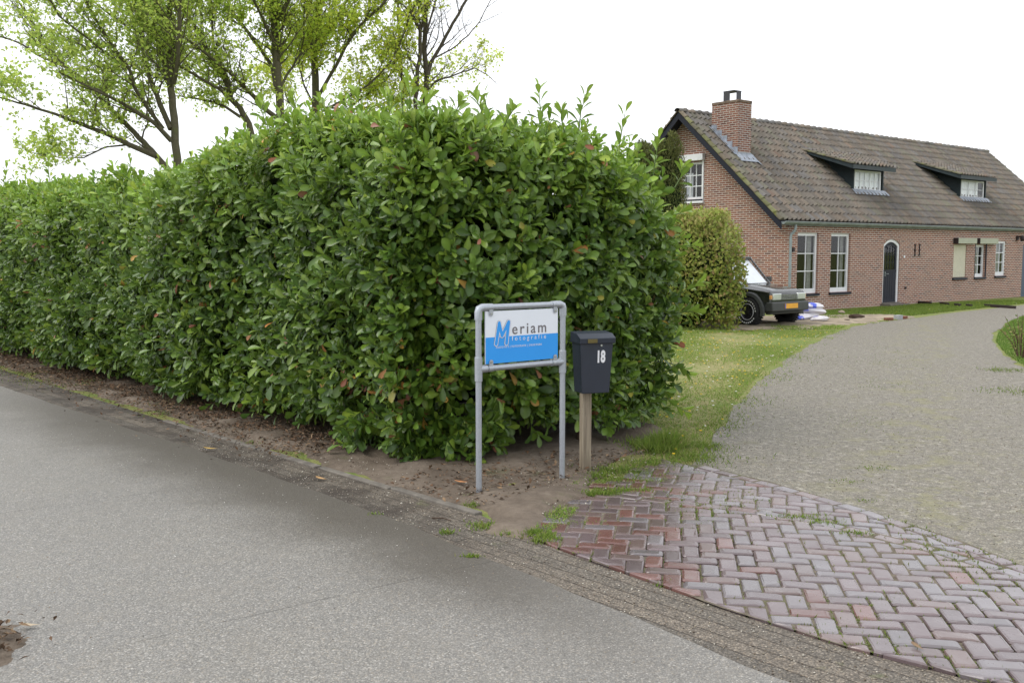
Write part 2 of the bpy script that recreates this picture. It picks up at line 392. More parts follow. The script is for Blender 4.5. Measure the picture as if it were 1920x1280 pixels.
M['shutter'] = plain('cream_shutter', (.68, .65, .52), .5, .4, var=.04)
M['shutter_box'] = plain('sage_shutter_box', (.36, .38, .28), .5, .4, var=.06)
M['iron'] = plain('wrought_iron', (.03, .02, .02), .6, .4)
M['bed'] = NT('joint_sand')
def _bed():
    n = M['bed']; v = n.coord(); a = n.noise(v, 25, 6, .7); b = n.noise(v, 1.7, 7, .7)
    c = n.ramp(a.outputs[0], [(.3, (.075, .062, .045)), (.7, (.19, .165, .125))])
    c = n.mix(n.math('MULTIPLY', n.smooth(b.outputs[0], .46, .64), .6), c, (.095, .11, .035))
    return n.done(c, .95, .15, 0, n.bump(a.outputs[0], .8, .006))
M['bed'] = _bed()
def _paver():
    n = NT('wet_clay_paver'); a = n.n('ShaderNodeAttribute', attribute_name='tint'); v = n.coord()
    no = n.noise(v, 38, 8, .7); st = n.noise(v, 9, 6, .7)
    col = n.mix(n.math('MULTIPLY', n.smooth(no.outputs[0], .45, .7), .4), a.outputs[0], (.15, .12, .11))
    col = n.mix(n.math('MULTIPLY', n.smooth(st.outputs[0], .6, .72), .35), col, (.22, .19, .17))
    # damp film: glossier where water still lies
    rg = n.ramp(n.noise(v, 4, 6, .65).outputs[0], [(.35, .2), (.65, .38)])
    hh = n.math('ADD', no.outputs[0], n.math('MULTIPLY', st.outputs[0], .8))
    return n.done(col, rg, .6, 0, n.bump(hh, .28, .003), Coat_Weight=.4, Coat_Roughness=.3)
M['paver'] = _paver()
def _glass():
    n = NT('window_glass'); g = n.n('ShaderNodeBsdfGlossy'); g.inputs['Roughness'].default_value = .03
    t = n.n('ShaderNodeBsdfTransparent'); t.inputs[0].default_value = (.95, .97, .97, 1); f = n.n('ShaderNodeFresnel'); ge = n.n('ShaderNodeNewGeometry'); n.l(n.math('ADD', 1.55, n.math('MULTIPLY', ge.outputs['Backfacing'], 1 / 1.55 - 1.55)), f.inputs[0])
    nz = n.noise(n.coord(), 1.5, 2); n.l(n.bump(nz.outputs[0], .03, .01), g.inputs['Normal'])
    m = n.n('ShaderNodeMixShader'); n.l(f.outputs[0], m.inputs[0]); n.l(t.outputs[0], m.inputs[1]); n.l(g.outputs[0], m.inputs[2]); n.l(m.outputs[0], n.out.inputs[0]); return n.m
M['glass'] = _glass()

# ------------------------------------------------------------ ground sheets
def ragged(pts, step=.12, amp=.03, seed=1, closed=True):
    out = []; n = len(pts)
    for i in range(n if closed else n - 1):
        a = np.array(pts[i], float); b = np.array(pts[(i + 1) % n], float); L = np.linalg.norm(b - a)
        near = min(np.hypot(*a), np.hypot(*b)); st = step if near < 30 else 3.0
        k = max(1, int(L / st)); d = (b - a) / max(L, 1e-6); nn = np.array((-d[1], d[0]))
        for j in range(k):
            p = a + (b - a) * j / k; o = fbm(np.array([[p[0], p[1], seed * 3.7]]), 1.6, seed, 4)[0] * amp if j else 0
            out.append(tuple(p + nn * o))
    return out
def sheet(name, pts, z, mat, amp=.03, seed=1, kind='structure', parent=None):
    P = ragged(pts, .12, amp, seed) if amp else pts
    tris = tessellate_polygon([[Vector((p[0], p[1], 0)) for p in P]])
    me = bpy.data.meshes.new(name); me.from_pydata([(p[0], p[1], z) for p in P], [], [tuple(t) for t in tris])
    bm = bmesh.new(); bm.from_mesh(me)
    for f in bm.faces:
        f.normal_update()
        if f.normal.z < 0: f.normal_flip()
    bm.to_mesh(me); bm.free()
    o = link_mesh(name, me, mat, parent); o['kind'] = kind; return o
def in_poly(P, poly):
    x, y = P[:, 0], P[:, 1]; r = np.zeros(len(P), bool); n = len(poly); j = n - 1
    for i in range(n):
        xi, yi = poly[i]; xj, yj = poly[j]
        c = ((yi > y) != (yj > y)) & (x < (xj - xi) * (y - yi) / ((yj - yi) if yj != yi else 1e-9) + xi); r ^= c; j = i
    return r
def dist_poly(P, poly, closed=True):
    d = np.full(len(P), 1e9); n = len(poly)
    for i in range(n if closed else n - 1):
        a = np.array(poly[i]); b = np.array(poly[(i + 1) % n]); ab = b - a; t = np.clip(((P[:, :2] - a) @ ab) / (ab @ ab + 1e-12), 0, 1)
        d = np.minimum(d, np.linalg.norm(P[:, :2] - (a + t[:, None] * ab), axis=1))
    return d

# one big lawn/field sheet out to the horizon
gm = MB(); gm.add([(-900, -60, 0), (900, -60, 0), (900, 1500, 0), (-900, 1500, 0)], [(0, 1, 2, 3)])
g = gm.build('ground', M['lawn']); g['kind'] = 'structure'

ROAD_EDGE = [(-40, 50), (-14, 21), (-9.6, 15.9), (-6.54, 12.5), (-2.65, 8.33), (-.675, 6.11), (-.18, 5.45), (.6, 4.485), (1.05, 3.87), (2.0, 2.8), (3.2, 1.3), (5.5, -2), (9, -8)]
KERB_LINE = [(-40, 50.9), (-14, 22.2), (-8.4, 15.35), (-3.53, 9.93), (-1.53, 7.75), (-.206, 6.33)]
PAV_LOW = [(.18, 5.7), (.40, 5.40), (1.108, 4.52), (1.48, 4.13), (1.99, 3.72), (2.6, 3.0), (3.4, 2.0)]
sheet('road', ROAD_EDGE + [(-60, -8), (-60, 50)], .012, M['road'], .02, 3)
verge_poly = ROAD_EDGE[:-2] + [(4.6, 0.8), (3.4, 2.0)] + PAV_LOW[::-1][1:] + KERB_LINE[::-1]
vp = [(a, b + (.0)) for a, b in verge_poly]
sheet('verge_strip', vp, .008, M['verge'], .0, 4)

# driveway
DL = [(1.45, 7.85), (1.62, 8.35), (1.95, 9.3), (2.668, 11.37), (3.75, 14.2), (4.94, 16.83), (6.2, 19.6), (7.75, 22.4), (9.1, 24.15), (10.48, 25.46), (12.4, 27.6), (14.06, 29.2), (16.35, 31.5), (22, 37), (40, 50)]
DR = [(42, 44), (20, 31.5), (13.9, 26.74), (11.97, 23.75), (10.3, 21.0), (9.25, 18.83), (8.3, 16.6), (7.58, 14.51), (7.5, 12.4), (8.2, 10.5), (12, 8), (16, 3), (14, -4), (8, -2), (5.5, 0.0), (3.6, 2.0)]
QB = [(1.253, 7.87), (1.537, 7.771), (2.016, 7.045), (2.387, 6.361), (2.699, 5.604), (2.86, 5.0), (3.05, 4.2), (3.2, 3.3), (3.3, 2.3), (3.4, 1.9)]
sheet('driveway', DL + DR + [(3.2, 3.3), (2.86, 5.0), (2.387, 6.3), (1.9, 7.1)], .006, M['drive'], .09, 5)

# soil: real relief that dives under its neighbours at its edge
def grid_sheet(name, poly, mat, step, base, rise, relief, seed, ramp=.25, kind='structure', amp=.12):
    P0 = np.array(poly); x0, y0 = P0.min(0); x1, y1 = P0.max(0)
    nx = int((x1 - x0) / step) + 2; ny = int((y1 - y0) / step) + 2
    X, Y = np.meshgrid(x0 + np.arange(nx) * step, y0 + np.arange(ny) * step); P = np.stack([X.ravel(), Y.ravel(), np.zeros(X.size)], 1)
    ins = in_poly(P, poly); d = dist_poly(P, poly) * np.where(ins, 1, -1)
    d = d + fbm(P, 2.2, seed, 4) * amp
    t = np.clip(d / ramp + .2, 0, 1); t = t * t * (3 - 2 * t)
    P[:, 2] = base - .02 + t * (rise + .02) + (fbm(P, 1.8, seed + 9, 5) * relief + np.abs(noise3(P, 16, seed + 3)) * relief * .25) * t
    keep = (d > -ramp); idx = np.arange(X.size).reshape(X.shape)
    a = idx[:-1, :-1].ravel(); b = idx[:-1, 1:].ravel(); c = idx[1:, 1:].ravel(); e = idx[1:, :-1].ravel()
    k = keep[a] | keep[b] | keep[c] | keep[e]; F = np.stack([a, b, c, e], 1)[k]
    u = np.unique(F); rm = np.zeros(X.size, int); rm[u] = np.arange(len(u))
    o = np_mesh(name, P[u], rm[F], mat, smooth=True); o['kind'] = kind; return o
SOIL = [(-.24, 6.42), (-1.53, 7.80), (-3.53, 9.98), (-8.35, 15.4), (-13.8, 22.2), (-11, 24.5), (-6, 18.5), (-1, 12.5), (1.2, 10.6), (1.45, 9.1), (1.15, 8.3), (.85, 7.75), (.72, 7.2), (.45, 6.75), (.25, 6.2), (.1, 5.75), (-.1, 5.95)]
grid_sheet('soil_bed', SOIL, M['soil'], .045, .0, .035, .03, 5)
SAND = [(4.6, 21.2), (6.2, 21.6), (7.9, 23.0), (9.5, 24.9), (10.6, 25.9), (9.3, 26.6), (8.2, 26.9), (7.2, 26.5), (5.2, 25.2), (3.8, 23.8)]
grid_sheet('sandy_patch', SAND, M['sand'], .09, .0, .03, .03, 15, .4, amp=.35)

# kerb: thin concrete edging set in the verge, with small gaps
kb = MB(); pts = [(-3.53, 9.93), (-1.53, 7.75), (-.206, 6.33)]
for i in range(len(pts) - 1):
    a = Vector(pts[i]); b = Vector(pts[i + 1]); d = (b - a); L = d.length; d.normalize(); nn = Vector((-d.y, d.x)); k = round(L / 1.0)
    for j in range(k):
        s0 = j * L / k + .012; s1 = (j + 1) * L / k - .012; o = random.uniform(-.012, .012); z = .022 + random.uniform(-.004, .006)
        q = [a + d * s0 + nn * (o - .028), a + d * s1 + nn * (o + random.uniform(-.01, .01) - .028), a + d * s1 + nn * (o + .03), a + d * s0 + nn * (o + .03)]
        kb.add([(p.x, p.y, -.05) for p in q] + [(p.x, p.y, z) for p in q], [(4, 5, 6, 7), (0, 1, 5, 4), (1, 2, 6, 5), (2, 3, 7, 6), (3, 0, 4, 7)])
k_ = kb.build('kerb', M['kerb'], bevel=.006); k_['kind'] = 'structure'

# ------------------------------------------------------------ herringbone clay paving
def clip(poly, p, q):
    """keep the part of poly on the left of p->q"""
    out = []; nx, ny = -(q[1] - p[1]), q[0] - p[0]
    f = lambda a: (a[0] - p[0]) * nx + (a[1] - p[1]) * ny
    for i in range(len(poly)):
        a, b = poly[i], poly[(i + 1) % len(poly)]; fa, fb = f(a), f(b)
        if fa >= 0: out.append(a)
        if (fa >= 0) != (fb >= 0):
            t = fa / (fa - fb); out.append((a[0] + (b[0] - a[0]) * t, a[1] + (b[1] - a[1]) * t))
    return out
def clip_line(poly, line):
    c = (sum(p[0] for p in poly) / len(poly), sum(p[1] for p in poly) / len(poly)); best = None
    for i in range(len(line) - 1):
        a = np.array(line[i]); b = np.array(line[i + 1]); t = np.clip(((np.array(c) - a) @ (b - a)) / ((b - a) @ (b - a)), 0, 1)
        d = np.linalg.norm(np.array(c) - a - t * (b - a))
        if best is None or d < best[0]: best = (d, line[i], line[i + 1])
    return clip(poly, best[1], best[2])
def shift(line, off):
    out = []
    for i, p in enumerate(line):
        a = np.array(line[max(i - 1, 0)], float); b = np.array(line[min(i + 1, len(line) - 1)], float); d = (b - a) / np.linalg.norm(b - a)
        out.append((p[0] - d[1] * off, p[1] + d[0] * off))
    return out
def paver(mb, poly, z=.026, warm=0.0):
    if len(poly) == 4:      # worn corners
        q = []
        for i in range(4):
            a, b, c_ = Vector(poly[i - 1]), Vector(poly[i]), Vector(poly[(i + 1) % 4]); e = random.uniform(.012, .022)
            q += [tuple(b + (a - b).normalized() * e), tuple(b + (a + c_ - 2 * b).normalized() * e * .42), tuple(b + (c_ - b).normalized() * e)]
        poly = q
    A = abs(sum(poly[i][0] * poly[(i + 1) % len(poly)][1] - poly[(i + 1) % len(poly)][0] * poly[i][1] for i in range(len(poly)))) / 2
    if A < .0012: return
    cx = sum(p[0] for p in poly) / len(poly); cy = sum(p[1] for p in poly) / len(poly)
    hz = max(.024, z) + .6 * fbm(np.array([[cx, cy, 0.]]), .9, 8, 2)[0] * .012
    tx, ty = random.uniform(-.028, .028), random.uniform(-.028, .028); jx, jy, ja = random.uniform(-.0025, .0025), random.uniform(-.0025, .0025), random.uniform(-.02, .02)
    ca, sa = math.cos(ja), math.sin(ja); ring = []
    for r, dz in ((.0045, -.05), (.0045, -.006), (.011, -.0005), (.024, .0018)):
        for p in poly:
            dx, dy = p[0] - cx, p[1] - cy; L = math.hypot(dx, dy) or 1; k = max(.1, 1 - r * 1.25 / L)
            dx, dy = dx * k, dy * k; x, y = dx * ca - dy * sa, dx * sa + dy * ca
            ring.append((cx + x + jx, cy + y + jy, hz + dz + x * tx + y * ty + (random.uniform(-.0012, .0012) if dz > -.01 else 0)))
    n = len(poly); fs = [tuple(range(3 * n, 4 * n))]
    for k in range(3):
        for i in range(n): fs.append((k * n + i, k * n + (i + 1) % n, (k + 1) * n + (i + 1) % n, (k + 1) * n + i))
    t = random.random(); red = (.125, .055, .046); pur = (.112, .08, .083); gry = (.13, .112, .118); brn = (.12, .08, .074)
    c = random.choices([red, pur, gry, brn], [.15 + 3.6 * warm, 4, 2.6 - 2.2 * warm, 1.6])[0]; m = random.uniform(.8, 1.2)
    mb.add(ring, fs, tuple(x * m for x in c))
INNER = [(.75, 6.86), (.998, 6.72), (1.57, 6.47), (2.024, 6.11), (2.451, 5.604), (2.743, 5.10), (2.98, 4.3), (3.1, 3.5), (3.2, 2.4), (3.3, 1.9)]
LEFTB = [(1.253, 7.87), (.95, 7.35), (.7, 6.9), (.42, 6.5), (.22, 6.1), (.18, 5.7)]
pv = MB(); th = R_(-9.5); ax = Vector((math.cos(th), math.sin(th))); ay = Vector((-math.sin(th), math.cos(th))); O = Vector((2.0, 5.0)); W_, L_ = .1, .2
qb_in = shift(QB[1:], -.125); inn_low = shift(INNER, -.11)
def herring(region_test, clips, off=(0, 0), rot=0):
    a_ = Vector((math.cos(th + rot), math.sin(th + rot))); b_ = Vector((-math.sin(th + rot), math.cos(th + rot)))
    for i in range(-45, 46):
        for j in range(-30, 31):
            for kind in (0, 1):
                # 90 degree herringbone: cell origin walks diagonally
                x = (i + 2 * j) * W_ if False else i * W_ + j * 2 * W_; y = -i * W_ + j * 2 * W_
                x, y = i * W_ + j * 2 * W_, i * W_ - j * 2 * W_
                if kind == 0: r = [(x, y), (x + L_, y), (x + L_, y + W_), (x, y + W_)]
                else: r = [(x, y + W_), (x + W_, y + W_), (x + W_, y + W_ + L_), (x, y + W_ + L_)]
                poly = [tuple(O + a_ * (p[0] + off[0]) + b_ * (p[1] + off[1])) for p in r]
                c = np.array([[sum(p[0] for p in poly) / 4, sum(p[1] for p in poly) / 4]])
                if not (-.5 < c[0, 0] < 4.2 and 1.5 < c[0, 1] < 8.6): continue
                if not region_test(c)[0]: continue
                for cl in clips:
                    poly = clip_line(poly, cl)
                    if len(poly) < 3: break
                if len(poly) >= 3:
                    warm = 1 / (1 + math.exp((c[0, 0] - .95 - (c[0, 1] - 5.5) * .12) * 5))  # redder pavers at left: the hedge's reflection put into the brick colours
                    paver(pv, poly, .026 - .002 * warm * (c[0, 1] > 6.2), warm)
regA = INNER + PAV_LOW[::-1] + LEFTB[::-1][1:-2]
regB = QB + INNER[::-1] + [(.70, 7.0), (.95, 7.45)]
grow = lambda reg, m: (lambda c: in_poly(c, reg) | (dist_poly(c, reg) < m))
herring(grow(regA, .09), [PAV_LOW, inn_low[::-1]])
herring(grow(regB, .09), [INNER, shift(QB[1:], -.115)[::-1]], (.05, .03), R_(-6))
def row(line, w0, w1, blen, warm=0):
    # stretcher row along a line
    P = [Vector(p) for p in line]; acc = [0]
    for a, b in zip(P, P[1:]): acc.append(acc[-1] + (b - a).length)
    def at_(s):
        for i in range(len(P) - 1):
            if s <= acc[i + 1] or i == len(P) - 2:
                d = (P[i + 1] - P[i]).normalized(); return P[i] + d * (s - acc[i]), Vector((-d.y, d.x))
    s = 0
    while s < acc[-1] - blen:
        a, na = at_(s); b, nb = at_(s + blen); nm = (na + nb).normalized()
        paver(pv, [tuple(a + nm * w0), tuple(b + nm * w0), tuple(b + nm * w1), tuple(a + nm * w1)], .024, warm); s += blen
row(QB[1:], -.11, -.008, .2); row(INNER, -.105, -.003, .2)
pav = pv.build('brick_paving', M['paver'], tint=True); pav['kind'] = 'structure'
sheet('joint_bed', PAV_LOW + [(3.2, 3.3), (3.05, 4.2), (2.86, 5.0), (2.699, 5.604), (2.387, 6.361), (2.016, 7.045), (1.55, 7.76), (1.2, 7.85), (.9, 7.3), (.6, 6.8), (.3, 6.4), (.12, 5.95)], .0175, M['bed'], .03, 9)

# ------------------------------------------------------------ leaf instancing (numpy)
def leaf_template(kind):
    if kind == 'laurel':
        st = [(0, 0, 0), (.13, .035, 0), (.36, .13, -.005), (.62, .215, -.03), (.84, .195, -.075), (.95, .10, -.11), (1.0, 0, -.125)]
        V = [(0, 0, 0)]; rows = []
        for t, wd, z in st[1:-1]:
            rows.append(len(V)); V += [(-wd, t, z + wd * .38), (0, t, z), (wd, t, z + wd * .38)]
        V.append((0, st[-1][0], st[-1][2])); tip = len(V) - 1; T = [(0, rows[0] + 1, rows[0]), (0, rows[0] + 2, rows[0] + 1)]; Q = []
        for a, b in zip(rows, rows[1:]): Q += [(a, a + 1, b + 1, b), (a + 1, a + 2, b + 2, b + 1)]
        T += [(rows[-1], rows[-1] + 1, tip), (rows[-1] + 1, rows[-1] + 2, tip)]
        rib = np.array([1.35] + [.93, 1.38, .93] * len(rows) + [1.05])
        return np.array(V), np.array(T), np.array(Q), rib
    if kind == 'simple':
        V = np.array([(0, 0, 0), (-.26, .45, .06), (0, .5, -.03), (.26, .45, .06), (0, 1, -.12)])
        return V, np.array([(0, 2, 1), (0, 3, 2), (1, 2, 4), (2, 3, 4)]), None, np.array([1, .95, 1.15, .95, 1])
    if kind == 'blade':
        V = np.array([(-.5, 0, 0), (.5, 0, 0), (.32, .55, .03), (-.32, .55, .03), (0, 1, .22)])
        return V, np.array([(3, 2, 4)]), np.array([(0, 1, 2, 3)]), np.array([.6, .6, 1, 1, 1.15])
def norm(a): return a / np.maximum(np.linalg.norm(a, axis=-1, keepdims=True), 1e-9)
def leaves(name, kind, pos, axis, nrm, length, width, tint, mat, parent=None, smooth=True):
    """axis: leaf direction, nrm: approx upper side normal"""
    V, T, Q, rib = leaf_template(kind); n = len(pos); y = norm(axis); x = norm(np.cross(y, nrm)); z = np.cross(x, y)
    L = length[:, None, None]; Wd = width[:, None, None]
    P = pos[:, None, :] + V[None, :, 0:1] * x[:, None, :] * Wd + V[None, :, 1:2] * y[:, None, :] * L + V[None, :, 2:3] * z[:, None, :] * L
    C = tint[:, None, :] * rib[None, :, None]; k = len(V); off = (np.arange(n) * k)[:, None, None]; Fs = []
    for f in (T, Q):
        if f is not None: Fs.append((f[None] + off).reshape(-1, f.shape[1]))
    return np_mesh(name, P.reshape(-1, 3), Fs, mat, parent, C.reshape(-1, 3), smooth)
def rnd(*s): return RNG.random(s)
def rdir(n):
    v = RNG.normal(size=(n, 3)); return norm(v)
def pal(n, cols, wts=None, var=.15):
    cols = np.array(cols); i = RNG.choice(len(cols), n, p=None if wts is None else np.array(wts) / sum(wts))
    return cols[i] * (1 + (rnd(n, 1) - .5) * 2 * var)

def whorls(P, D, nl, llen, up=.0, cols=None, spread=(.5, 1.35), shoot=.16, aspect=1.0, tipc=None):
    """leafy shoots: P base points, D shoot direction; returns arrays for leaves()"""
    n = len(P); D = norm(D); U = norm(np.cross(D, rdir(n))); Wv = np.cross(D, U); out = [[] for _ in range(6)]
    k0 = rnd(n) * 6.28; sl_ = shoot * (.6 + .8 * rnd(n))
    for k in range(nl):
        t = (k + .5) / nl; a = k0 + k * 2.4 + rnd(n) * .5; th_ = spread[1] + (spread[0] - spread[1]) * t + (rnd(n) - .5) * .35
        rad = U * np.cos(a)[:, None] + Wv * np.sin(a)[:, None]
        ax_ = D * np.cos(th_)[:, None] + rad * np.sin(th_)[:, None]; ax_[:, 2] += up - .12 * (1 - t); ax_ = norm(ax_)
        nr = D * np.sin(th_)[:, None] - rad * np.cos(th_)[:, None] + rdir(n) * .35
        pos = P + D * (sl_ * t)[:, None]; ln = llen * (.72 + .5 * rnd(n)) * (1.08 - .35 * t ** 2)
        out[0].append(pos); out[1].append(ax_); out[2].append(nr); out[3].append(ln); out[4].append(np.full(n, t)); out[5].append(np.arange(n))
    return [np.concatenate(o) for o in out]

# ------------------------------------------------------------ the laurel hedge
A2 = np.array((-.68, .7332)); N2 = np.array((-.7332, -.68)); HC = np.array((-.70, 7.74)); TH = 3.3; HL = 17.0
hs_s = [-1, .27, 1.57, 2.55, 3.71, 4.4, 4.86, 6.2, 8.13, 11.5, 18]; hs_h = [2.66, 2.68, 2.86, 2.88, 2.70, 2.56, 2.45, 2.40, 2.47, 2.58, 2.62]
def hedge_sample(n):
    """points on the rounded body: returns pos, normal"""
    areas = np.array([HL * 2.6, TH * 2.6 * 1.5, HL * TH * .7, HL * 2.6 * .22]); which = RNG.choice(4, n, p=areas / areas.sum())
    s = rnd(n) ** 1.25 * HL; t = rnd(n) * TH; z = .12 + rnd(n) ** .9
    P = np.zeros((n, 3)); Nn = np.zeros((n, 3))
    hgt = np.interp(s, hs_s, hs_h)
    f = which == 0; t[f] = 0; f1 = which == 1; s[f1] = 0; hgt[f1] = 2.70 - .72 * np.clip((t[f1] - 1.5) / 1.7, 0, 1) ** 1.2; f3 = which == 3; t[f3] = TH
    top = which == 2; edge_ = top & (s < 1.2); hgt[edge_] -= .6 * np.clip((t[edge_] - 1.6) / 1.6, 0, 1) * (1 - s[edge_] / 1.2)
    zz = np.where(top, hgt, .14 + rnd(n) * (hgt - .14))
    nr = np.stack([np.where(which == 1, 1., 0) * -A2[0] + np.where(f, 1., 0) * N2[0] - np.where(f3, 1., 0) * N2[0],
                   np.where(which == 1, 1., 0) * -A2[1] + np.where(f, 1., 0) * N2[1] - np.where(f3, 1., 0) * N2[1], np.where(top, 1., 0)], 1)
    return s, t, zz, nr, which, hgt
def hedge_place(s, t, z, nr, hgt):
    # round the vertical corners and the top edge
    rc = .4; sx = s.copy(); tx = t.copy()
    cs = np.clip(1 - s / rc, 0, 1); ct0 = np.clip(1 - t / rc, 0, 1); ct1 = np.clip(1 - (TH - t) / rc, 0, 1)
    cz = np.clip(1 - (hgt - z) / .45, 0, 1)
    in0 = rc * (1 - np.sqrt(np.clip(1 - (cs * ct0) ** 2, 0, 1))); in1 = rc * (1 - np.sqrt(np.clip(1 - (cs * ct1) ** 2, 0, 1)))
    sx = s + (in0 + in1) * .8; tx = t + in0 * .8 - in1 * .8
    pin = cz ** 2 * .28; sx = sx + np.where(s < rc, pin, 0); tx = tx + np.where(t < rc, pin, 0) - np.where(t > TH - rc, pin, 0)
    # bulge of the end face, skirt tucks in at the bottom
    q = t / TH; sx = sx - np.where(s < .6, .30 * np.sin(np.pi * np.clip(q, 0, 1)), 0) + np.where(s < .6, np.clip(.6 - z, 0, 1) * .2 * np.clip(q * 3, 0, 1), 0)
    tx = tx + np.where(t < .5, np.clip(.55 - z, 0, 1) * .35 * (s > .9), 0)
    tx = tx - np.where(t > TH - .5, np.clip(.7 - z, 0, 1) * .3, 0)
    xy = HC[None] + A2[None] * sx[:, None] - N2[None] * tx[:, None]
    P = np.concatenate([xy, z[:, None]], 1); bul = fbm(P, .8, 21, 3) * .15 + noise3(P, 2.6, 31) * .09
    P = P + norm(nr + 1e-6) * bul[:, None]; return P
hedge = empty('laurel_hedge', (HC[0], HC[1], 0), 0, 'tall glossy green cherry laurel hedge along the road behind the sign', 'hedge')
hoff = np.array((HC[0], HC[1], 0))
n = 15500
s, t, z, nr, which, hgt = hedge_sample(n)
# gap at the foot of the hedge: ragged lower rim
low = .07 + .14 * (fbm(np.stack([s * 1., t * 1., z * 0], 1), 1.3, 5, 3) + 1) / 2 + np.where((s < .5) & (t > .35) & (t < 1.6), .16, 0) * .6
z = np.maximum(z, low + rnd(n) * .22)
z = np.where((s < 1.2) & (t < .7) & (z < .55), np.maximum(.08, z - .12), z)
P = hedge_place(s, t, z, nr, hgt)
# corner normals soften
cen = HC[None] + A2[None] * np.clip(s, .8, 99)[:, None] - N2[None] * TH / 2; rad = norm(np.concatenate([P[:, :2] - cen, np.zeros((n, 1))], 1))
Nn = norm(nr * 1.0 + rad * .35)
topness = np.clip((z - hgt + .8 + .25 * fbm(P, 1.2, 55, 2)) / .9, 0, 1)
depth = rnd(n) ** 1.3 * .42; P = P - Nn * depth[:, None]
D = Nn * (.75 + .5 * rnd(n, 1)) + np.array((0, 0, 1.)) * (.45 + .9 * topness[:, None]) * (.5 + rnd(n, 1)) + rdir(n) * .55
D[z < .6] += np.array((0, 0, -.5))
pos, ax_, nrm_, ln, tt, ii = whorls(P, D, 8, .115, up=-.05, spread=(.3, 1.5), shoot=.18)
tp = topness[ii]; m = len(pos)
dark = pal(m, [(.072, .135, .018), (.100, .172, .022), (.052, .104, .019), (.145, .22, .027)], [3, 3, 2.2, 1.6], .28)
young = pal(m, [(.23, .36, .035), (.18, .31, .032), (.31, .41, .05)], [3, 3, 1], .15)
mix_ = np.clip(tp * 1.1 * (.35 + .9 * rnd(m)) * (.4 + .8 * tt) + (rnd(m) < .05) * .5, 0, 1)[:, None]
col = dark * (1 - mix_) + young * mix_
yel = rnd(m) < np.where(rnd(m) < .5, .010, .006)
nearlow = np.exp(-(((pos[:, 0] + 1.0) / .75) ** 2 + ((pos[:, 2] - .62) / .33) ** 2)) * (tt < .5)
yel |= rnd(m) < nearlow * .22
yc = pal(m, [(.38, .17, .05), (.44, .26, .05), (.30, .11, .06), (.22, .10, .05), (.30, .28, .05)], None, .25); col[yel] = yc[yel]
ax_[yel, 2] -= .6
vsz = .62 + .75 * rnd(m)
leaves('foliage', 'laurel', pos - hoff, ax_, nrm_, ln * vsz, ln * vsz * (.85 + .35 * rnd(m)), col, M['leaf'], hedge)
# long new shoots rising above the clipped top (traced from the skyline, then filled in at random)
sh = MB(); SP, SA, SN, SL, SC = [], [], [], [], []
def shoot(base, tip, ln0, nlv=10, c=(.22, .33, .04)):
    base = Vector(base); tip = Vector(tip); b = (base + tip) / 2 + Vector((random.uniform(-.04, .04), random.uniform(-.04, .04), .02)); pts = [base, b, tip]
    sh.tube([p - Vector(hoff) for p in pts], [.007, .005, .003], 5, col=(.10, .16, .04)); ang = random.random() * 6.28; d = (tip - base).normalized(); u = d.orthogonal().normalized(); w_ = d.cross(u)
    for k in range(nlv):
        tq = .18 + .82 * k / (nlv - 1); p = base.lerp(b, tq * 2) if tq < .5 else b.lerp(tip, tq * 2 - 1); ang += 2.3 + random.uniform(-.3, .3)
        th_ = 1.15 - .75 * tq + random.uniform(-.2, .2); r = u * math.cos(ang) + w_ * math.sin(ang); a = d * math.cos(th_) + r * math.sin(th_)
        SP.append(p); SA.append(a); SN.append(d * math.sin(th_) - r * math.cos(th_)); SL.append(ln0 * random.uniform(.8, 1.15) * (1 - .25 * tq)); m_ = random.uniform(.8, 1.2)
        mm = min(1, tq + .2); SC.append([m_ * (x * mm + y * (1 - mm)) for x, y in zip(c, (.05, .12, .03))])
for (bu, bv, tu, tv, Y) in [(1015, 250, 1010, 165, 9.0), (1085, 245, 1098, 182, 9.2), (1060, 250, 1052, 205, 8.8), (1142, 330, 1172, 212, 9.4), (940, 250, 962, 208, 8.7),
                            (845, 240, 862, 190, 8.8), (900, 240, 893, 186, 8.9), (768, 235, 765, 152, 8.9), (795, 240, 806, 186, 8.6), (730, 230, 722, 180, 9.2), (690, 230, 668, 175, 9.4), (655, 230, 640, 190, 9.6), (1225, 330, 1235, 262, 9.9),
                            (560, 235, 548, 188, 10.4), (500, 235, 492, 195, 10.6), (610, 235, 600, 190, 10.0), (1265, 352, 1278, 315, 10), (15, 370, 12, 312, 17), (95, 350, 90, 300, 15.5), (240, 345, 232, 318, 13.4), (1265, 560, 1312, 530, 9.9), (1262, 590, 1305, 585, 9.8), (1230, 740, 1285, 772, 9.6), (1255, 680, 1290, 700, 9.8), (1245, 470, 1300, 460, 9.9), (1245, 420, 1285, 395, 10.)]:
    shoot(at(bu, bv, Y), at(tu, tv, Y + random.uniform(-.1, .1)), .165, 10)
for k in range(360):
    s0 = random.random() ** 1.2 * HL; t0 = random.uniform(.1, TH - .1); h0 = float(np.interp(s0, hs_s, hs_h)) - (.3 * max(0, (t0 - 1.2) / 1.2) if s0 < .8 else 0)
    p = HC + A2 * (s0 + .1) - N2 * t0; b = Vector((p[0], p[1], h0 - .12)); L = random.uniform(.12, .34) + (random.uniform(.1, .32) if random.random() < .3 else 0)
    shoot(b, b + Vector((random.uniform(-.1, .1), random.uniform(-.1, .1), L)), .125, random.randint(6, 9), (.17 + random.random() * .08, .31, .04))
SP, SA, SN, SL, SC = map(np.array, (SP, SA, SN, SL, SC))
leaves('new_shoots', 'laurel', SP - hoff, SA, SN, SL, SL * .95, SC, M['leaf'], hedge)
sh.build('shoot_stems', mat_tint('green_stem', .6), hedge, True, tint=True)['kind'] = 'stuff'
